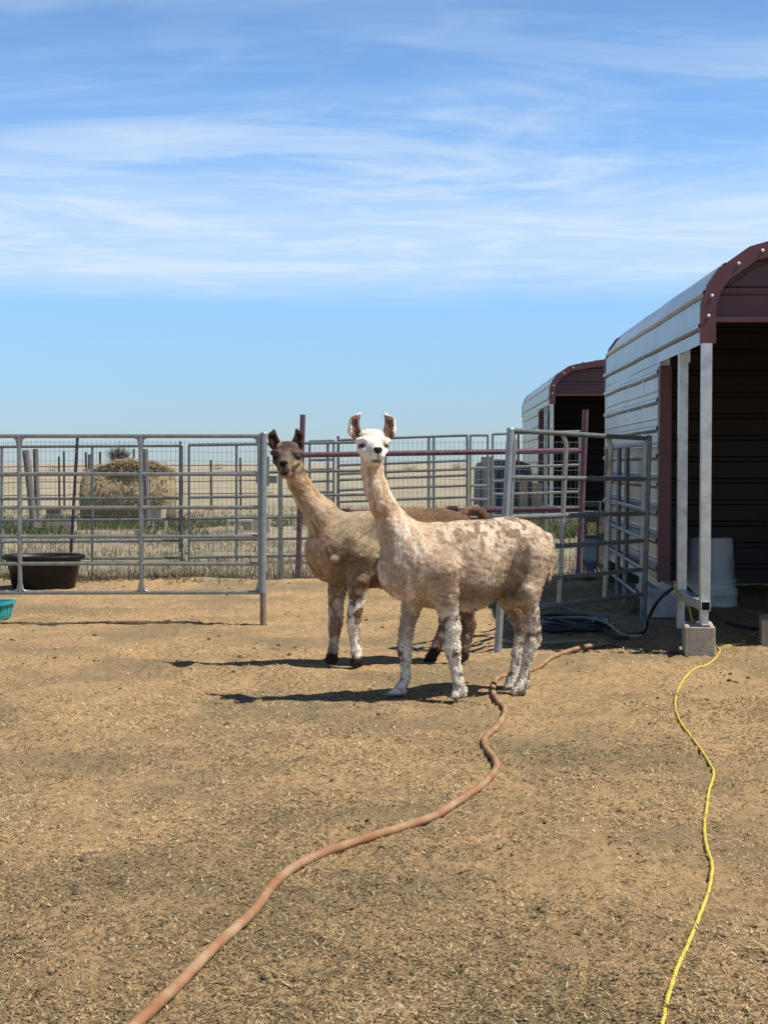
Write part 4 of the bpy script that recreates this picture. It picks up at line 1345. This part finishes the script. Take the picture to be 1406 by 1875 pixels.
    np_mesh('fleece', VV, [np.stack([i, i + 1, i + 2, i + 3], 1), np.stack([i + 3, i + 2, i + 4], 1)], M_fur, cc, root)
    return root

def lerpc(a, b_, t):
    t = np.clip(t, 0, 1)[:, None] if np.ndim(t) else t
    return np.array(a) * (1 - t) + np.array(b_) * t
def sst(x, a, b_):
    t = np.clip((x - a) / (b_ - a), 0, 1); return t * t * (3 - 2 * t)
def face_marks(c, I, eye_c, nose_c, mouth_shade_c):
    hd = I['hd']
    for sx in (-1, 1):
        xx_ = hd[:, 0] * sx - 21.5; zz_ = hd[:, 2] + 1.5 + .25 * xx_
        d = np.sqrt((xx_ * .8) ** 2 + ((hd[:, 1] - 23) * .6) ** 2 + (zz_ * 1.5) ** 2)
        c = lerpc(c, np.array(eye_c) * 2.2 + .02, (1 - sst(d, 6.0, 10.0)) * .55)
        c = lerpc(c, eye_c, 1 - sst(d, 3.8, 6.2))
    nose = (1 - sst(np.abs(hd[:, 0]) + .55 * np.maximum(0, -5 - hd[:, 2]), 6.5, 9.0)) * (1 - sst(np.abs(hd[:, 2] + 5.5), 4.5, 6.5)) * sst(hd[:, 1], 66, 70)
    c = lerpc(c, nose_c, nose)
    sl_ = (1 - sst(np.abs(hd[:, 0]), 1.0, 2.4)) * (1 - sst(np.abs(hd[:, 2] + 15), 6, 9)) * sst(hd[:, 1], 62, 68)
    c = lerpc(c, nose_c, sl_ * .7)
    mo = (1 - sst(np.abs(hd[:, 2] + 24.5), 1.5, 4.5)) * sst(hd[:, 1], 52, 60) * (1 - sst(np.abs(hd[:, 0]), 8, 12))  # mouth line, with the shade under the lip painted into it
    c = lerpc(c, mouth_shade_c, mo * .75)
    return c
def inner_ears(c, I, col_):
    V, Nn = I['V'], I['N']
    for q in I['ears']:
        ax = q[3] - q[0]; L2 = ax @ ax
        t = ((V - q[0]) @ ax) / L2
        d = np.linalg.norm(V - (q[0] + np.clip(t, 0, 1)[:, None] * ax), axis=1)
        m_ = (d < .05) * (t > .02) * (t < .95) * sst(-Nn[:, 1], .05, .45)
        mid = q[1] * .5 + q[2] * .5
        c = lerpc(c, col_, m_)
    return c

# --- the pale llama in front
def coat_pale(I):
    V, al, la, up, hd = I['V'], I['al'], I['la'], I['up'], I['hd']
    n1 = fbm(al * 6, up * 6, la * 6, 31, 4); n2 = fbm(al * 17, up * 17, la * 17, 37, 3); n3 = fbm(al * 40, up * 40, la * 40, 39, 3)
    st = fbm(al * 10 + up * 3, up * 45 - al * 12, la * 10, 41, 3)
    stv = fbm(al * 34 + 3 * n1, up * 9 + 5 * n1, la * 12, 45, 3)
    c = lerpc((.33, .235, .155), (.46, .35, .245), sst(n1 * .6 + n2 * .4, .40, .60))
    c = lerpc(c, (.56, .45, .33), sst(stv, .52, .68) * .8)
    c = lerpc(c, (.22, .145, .09), sst(st, .54, .68) * .6)
    # pale patches with brown spots along the back
    sp = fbm(al * 36 + .8 * n1, up * 22 + 3, la * 20, 51, 2)
    top = sst(up + .12 * (n2 - .5), .76, .90) * sst(al, -.38, -.30) * (1 - sst(al, .14, .26))
    c = lerpc(c, (.60, .49, .36), top * sst(n2, .36, .62) * .75)
    c = lerpc(c, (.20, .125, .08), sst(sp, .52, .60) * top * .85)
    sp2 = fbm(al * 11, up * 11, la * 11, 57, 3)
    c = lerpc(c, (.22, .14, .09), sst(sp2, .58, .68) * sst(up, .6, .7) * (1 - sst(up, 1.0, 1.05)) * .45)
    # underside darker unshorn wool
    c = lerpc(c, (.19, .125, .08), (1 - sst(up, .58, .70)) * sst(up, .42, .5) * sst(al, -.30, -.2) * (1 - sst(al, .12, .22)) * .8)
    # chest and neck
    neck = sst(al, .22, .38) * sst(up, .62, .95) + sst(up, 1.0, 1.08)
    nk = lerpc((.60, .43, .27), (.74, .60, .43), sst(n1, .4, .6))
    stn = fbm(V[:, 0] * 40, up * 6, V[:, 1] * 40, 43, 3)
    nk = lerpc(nk, (.38, .23, .125), sst(stn, .48, .64) * .75)
    c = lerpc(c, nk, np.clip(neck, 0, 1))
    ch = sst(al, .30, .40) * sst(up, .45, .6) * (1 - sst(up, .92, 1.05))
    c = lerpc(c, lerpc((.46, .34, .24), (.74, .64, .51), sst(stv, .40, .60)), ch * .8)
    # throat under the jaw
    # legs: ragged white with brown blotches
    lg = 1 - sst(up, .44, .56)
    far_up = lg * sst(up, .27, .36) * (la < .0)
    n4 = fbm(al * 24, up * 20, la * 24, 47, 3)
    lw = lerpc((.84, .77, .65), (.20, .125, .08), sst(n4, .57, .63) * .9)
    lw = lerpc(lw, (.30, .20, .13), sst(n3, .58, .66) * .6)
    c = lerpc(c, lw, lg)
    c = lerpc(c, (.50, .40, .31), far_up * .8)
    # inside of the hind legs is browner
    c = lerpc(c, (.30, .20, .13), sst(n2, .46, .56) * lg * sst(up, .25, .34) * (al < -.1) * .7)
    # head
    hm = sst(up, 1.275, 1.30)
    c = lerpc(c, lerpc((.84, .78, .68), (.76, .66, .53), sst(n2, .45, .65)), hm)
    c = lerpc(c, (.60, .42, .26), hm * (1 - sst(up, 1.30, 1.335)) * sst(n1, .3, .5) * .7)
    c = lerpc(c, (.74, .62, .46), hm * sst(hd[:, 2], 17, 22) * sst(n2, .45, .6) * .7)
    c = face_marks(c, I, (.05, .03, .022), (.022, .016, .014), (.13, .09, .065))
    c = inner_ears(c, I, (.17, .10, .072))
    c = lerpc(c, (.16, .13, .10), 1 - sst(up, .012, .03))
    leg = 1 - sst(up, .40, .5)
    body = np.clip(1 - leg - sst(up, 1.27, 1.33), 0, 1)
    return c * (1 + (n3[:, None] - .5) * .35), dict(leg=leg, body=body)
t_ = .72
LL1 = dict(
    lo=(-.30, 7.15, -.02), hi=(1.12, 8.75, 1.72),
    trunk=[((766, 1030), 71, (855, 1039), 76, .05, t_), ((855, 1039), 76, (946, 1013), 63, .05, t_), ((946, 1013), 63, (972, 1008), 40, .05, .8),
           ((766, 1040), 60, (738, 1043), 45, .05, .85), ((800, 995), 36, (925, 985), 36, .04, .7), ((740, 1060), 34, (815, 1085), 32, .05, .9)],
    neck=[((752, 1012), 50, (722, 968), 33, .07, .8), ((722, 968), 33, (701, 925), 24, .05, .85), ((701, 925), 24, (688, 893), 20, .03, .95), ((688, 893), 20, (681, 862), 17.5, .03, 1), ((681, 862), 17.5, (681, 825), 19, .03, 1)],
    legs=[[.016, (803, 1046, .115, 47), (818, 1106, .125, 20), (827, 1150, .122, 13.5), (829, 1186, .118, 13.0), (831, 1202, .12, 10), (838, 1246, .12, 8.2), (842, 1266, .12, 10), (834, 1273, .13, 7.5)],
          [.035, (768, 1060, -.10, 40), (752, 1112, -.11, 17), (744, 1155, -.11, 11.5), (741, 1188, -.115, 11.5), (741, 1203, -.11, 9), (743, 1242, -.11, 7.8), (731, 1266, -.10, 9.5), (716, 1274, -.09, 6.5)],
          [.016, (968, 1018, .10, 44), (957, 1082, .12, 32), (969, 1120, .11, 17), (976, 1152, .11, 11.5), (976, 1170, .11, 12.5), (969, 1196, .11, 9.5), (959, 1240, .10, 8.5), (951, 1263, .10, 10), (940, 1272, .11, 7)],
          [.030, (950, 1030, -.09, 42), (934, 1088, -.10, 28), (943, 1122, -.10, 15), (954, 1154, -.10, 10), (954, 1170, -.10, 10.5), (947, 1196, -.10, 8.5), (939, 1242, -.10, 7.8), (932, 1262, -.10, 9), (923, 1271, -.09, 6.5)]],
    head=(681, 813, .15), tilt=-.08, hscale=1.04, ear_r=1.12,
    ears=[((661, 806), (649, 789), (649, 771), (659, 757)), ((704, 804), (714, 789), (714, 772), (705, 758))],
    tail=[((1002, 985), 11, (1009, 1020), 9.5, .02), ((1009, 1020), 9.5, (1004, 1062), 5, .02)],
    lumps=[((830, 1084, .16), 15), ((966, 1082, .20), 12), ((820, 1098, .17), 13)],
    creases=[((966, 1002, .21), 3, (954, 1046, .20), 11), ((954, 1046, .20), 11, (934, 1084, .155), 11), ((834, 1036, .19), 3, (845, 1090, .17), 9)])
make_llama('pale beige and white shorn llama standing in front, with dark spots on its back', 7.93, 860, 22, LL1, coat_pale,
           dict(n=60000, w=lambda I: (.30 + 1.3 * (1 - sst(I['up'], .42, .54)) + .5 * sst(I['hd'][:, 2], 10, 16)) * (1 - .97 * sst(I['hd'][:, 1], 8, 18) * sst(I['up'], 1.25, 1.3))))

# --- the dark faced llama behind
def coat_dark(I):
    V, al, la, up, hd = I['V'], I['al'], I['la'], I['up'], I['hd']
    n1 = fbm(al * 6, up * 6, la * 6, 131, 4); n2 = fbm(al * 17, up * 17, la * 17, 137, 3); n3 = fbm(al * 40, up * 40, la * 40, 139, 3)
    st = fbm(al * 8 + up * 6, up * 40 + al * 22, la * 10, 141, 3)
    c = lerpc((.20, .15, .092), (.275, .21, .135), sst(n1, .38, .62))
    c = lerpc(c, (.15, .10, .06), sst(st, .53, .66) * .75)
    rear = sst(-al + (n2 - .5) * .12, -.08, .04)
    c = lerpc(c, lerpc((.13, .075, .045), (.185, .11, .066), sst(n1, .4, .6)), rear)
    low = (1 - sst(up, .56, .62)) * sst(up, .4, .46) * (1 - sst(al, .22, .32))
    c = lerpc(c, (.15, .085, .048), low)
    nk = lerpc((.42, .275, .16), (.53, .375, .235), sst(n1, .4, .6))
    stn = fbm(V[:, 0] * 40 + up * 18, up * 8, V[:, 1] * 40, 143, 3)
    nk = lerpc(nk, (.26, .145, .075), sst(stn, .48, .64) * .75)
    neck = np.clip(sst(al, .36, .50) + sst(up, 1.0, 1.06), 0, 1)
    c = lerpc(c, nk, neck)
    c = lerpc(c, (.40, .31, .21), sst(up, .93, .97) * (1 - sst(up, 1.0, 1.1)) * sst(al, .0, .1) * .5)
    c = lerpc(c, (.11, .065, .04), (1 - sst(np.sqrt((al - .33) ** 2 + (up - .80) ** 2 * 1.2 + .0 * la), .03, .055)) * (la > 0) * .8)
    lg = 1 - sst(up, .42, .54)
    n4 = fbm(al * 22, up * 18, la * 22, 147, 3)
    lw = lerpc((.80, .72, .61), (.15, .08, .05), sst(n4, .50, .56) * .95)
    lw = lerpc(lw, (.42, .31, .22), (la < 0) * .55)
    c = lerpc(c, lw, lg)
    c = lerpc(c, (.17, .10, .065), lg * (al < -.02) * (.55 + .45 * sst(n2, .4, .55)))
    c = lerpc(c, (.05, .032, .025), 1 - sst(up + (n2 - .5) * .06, .06, .085))
    hm = sst(up + .15 * (hd[:, 0] * .002), 1.215, 1.27)
    hcol = lerpc((.075, .050, .040), (.125, .09, .072), sst(n2, .4, .62))
    hcol = lerpc(hcol, (.20, .15, .115), sst(hd[:, 1], 30, 55) * (1 - sst(hd[:, 2], 0, 10)) * .6)
    c = lerpc(c, hcol, hm)
    c = lerpc(c, (.42, .30, .17), hm * (1 - sst(np.sqrt((hd[:, 0] - 20) ** 2 + (hd[:, 2] + 17) ** 2), 6, 14)) * .8)
    c = lerpc(c, (.42, .29, .18), hm * (1 - sst(np.sqrt((hd[:, 0] + 17) ** 2 + (hd[:, 2] - 22) ** 2), 4, 9)) * .7)
    c = face_marks(c, I, (.018, .012, .01), (.012, .009, .009), (.03, .02, .016))
    c = inner_ears(c, I, (.045, .020, .014))
    leg = 1 - sst(up, .40, .48)
    body = np.clip(1 - leg - sst(up, 1.22, 1.30), 0, 1)
    return c * (1 + (n3[:, None] - .5) * .35), dict(leg=leg, body=body)
LL2 = dict(
    lo=(-1.0, 8.35, -.02), hi=(.95, 9.95, 1.66),
    trunk=[((632, 1004), 63, (735, 1010), 71, .05, t_), ((735, 1010), 71, (820, 995), 61, .05, t_), ((820, 995), 60, (848, 990), 38, .04, .8),
           ((630, 1010), 55, (602, 1010), 44, .05, .85), ((655, 972), 34, (800, 966), 34, .04, .7), ((605, 1030), 34, (665, 1046), 30, .05, .9)],
    neck=[((612, 985), 46, (588, 945), 32, .07, .8), ((588, 945), 32, (562, 912), 23, .05, .85), ((562, 912), 23, (547, 885), 19, .03, .95), ((547, 885), 19, (536, 858), 17.5, .03, 1), ((536, 858), 17.5, (528, 836), 18, .03, 1)],
    legs=[[.016, (660, 1020, .10, 40), (654, 1078, .115, 17), (650, 1115, .11, 11.5), (648, 1142, .11, 11.5), (648, 1156, .11, 8.8), (652, 1192, .11, 7.5), (654, 1210, .11, 10.5), (651, 1216, .12, 8)],
          [.035, (628, 1030, -.09, 34), (617, 1082, -.10, 16), (615, 1118, -.10, 11.5), (614, 1143, -.10, 11.5), (613, 1157, -.10, 9), (610, 1190, -.10, 7.8), (607, 1206, -.10, 9.5), (605, 1211, -.09, 7.5)],
          [.020, (838, 1008, .09, 42), (836, 1066, .11, 28), (850, 1110, .10, 17), (858, 1142, .10, 12), (850, 1186, .10, 9.5), (847, 1202, .10, 9.5), (842, 1208, .11, 7)],
          [.030, (820, 1015, -.09, 36), (808, 1072, -.10, 25), (815, 1112, -.10, 15), (816, 1146, -.10, 11), (797, 1190, -.10, 9), (790, 1204, -.10, 9), (783, 1209, -.09, 6.5)]],
    head=(526, 833, -.03), tilt=-.15, hscale=.96, ear_r=1.05,
    ears=[((511, 824), (503, 812), (499, 799), (502, 787)), ((538, 822), (545, 811), (548, 798), (543, 786))],
    tail=[((838, 952), 10, (850, 938), 8.5, .012), ((850, 938), 8.5, (868, 933), 8.5, .01), ((868, 933), 8.5, (883, 940), 9, .01), ((883, 940), 9, (889, 960), 9, .01), ((889, 960), 9, (884, 980), 5, .01)],
    lumps=[((611, 1026, .15), 8), ((660, 1062, .16), 16)],
    creases=[((640, 975, .19), 2, (612, 1035, .19), 5), ((690, 1010, .20), 2, (682, 1070, .19), 6)])
make_llama('tan llama with dark brown face and brown rear standing behind the pale one', 9.2, 715, 18, LL2, coat_dark,
           dict(n=44000, w=lambda I: (.35 + 1.2 * (1 - sst(I['up'], .42, .54)) + .5 * sst(-I['al'], 0, .1)) * (1 - .97 * sst(I['hd'][:, 1], 8, 18) * sst(I['up'], 1.2, 1.25))), hgrid=.0075)

# ------------------------------------------------------------------ repeats carry a common group
for prefix, grp in (('concrete_block', 'concrete blocks around the pens'), ('corral_fence', 'grey pipe corral panels'), ('dry_bush', 'dry shrubs in the field'), ('steel_post', 'steel posts among the pens'), ('carport_shed', 'carport sheds'), ('llama', 'llamas in the pen'), ('board', 'upright boards by the second shed')):
    for o in COL.objects:
        if o.parent is None and o.name.split('.')[0] == prefix:
            o['group'] = grp
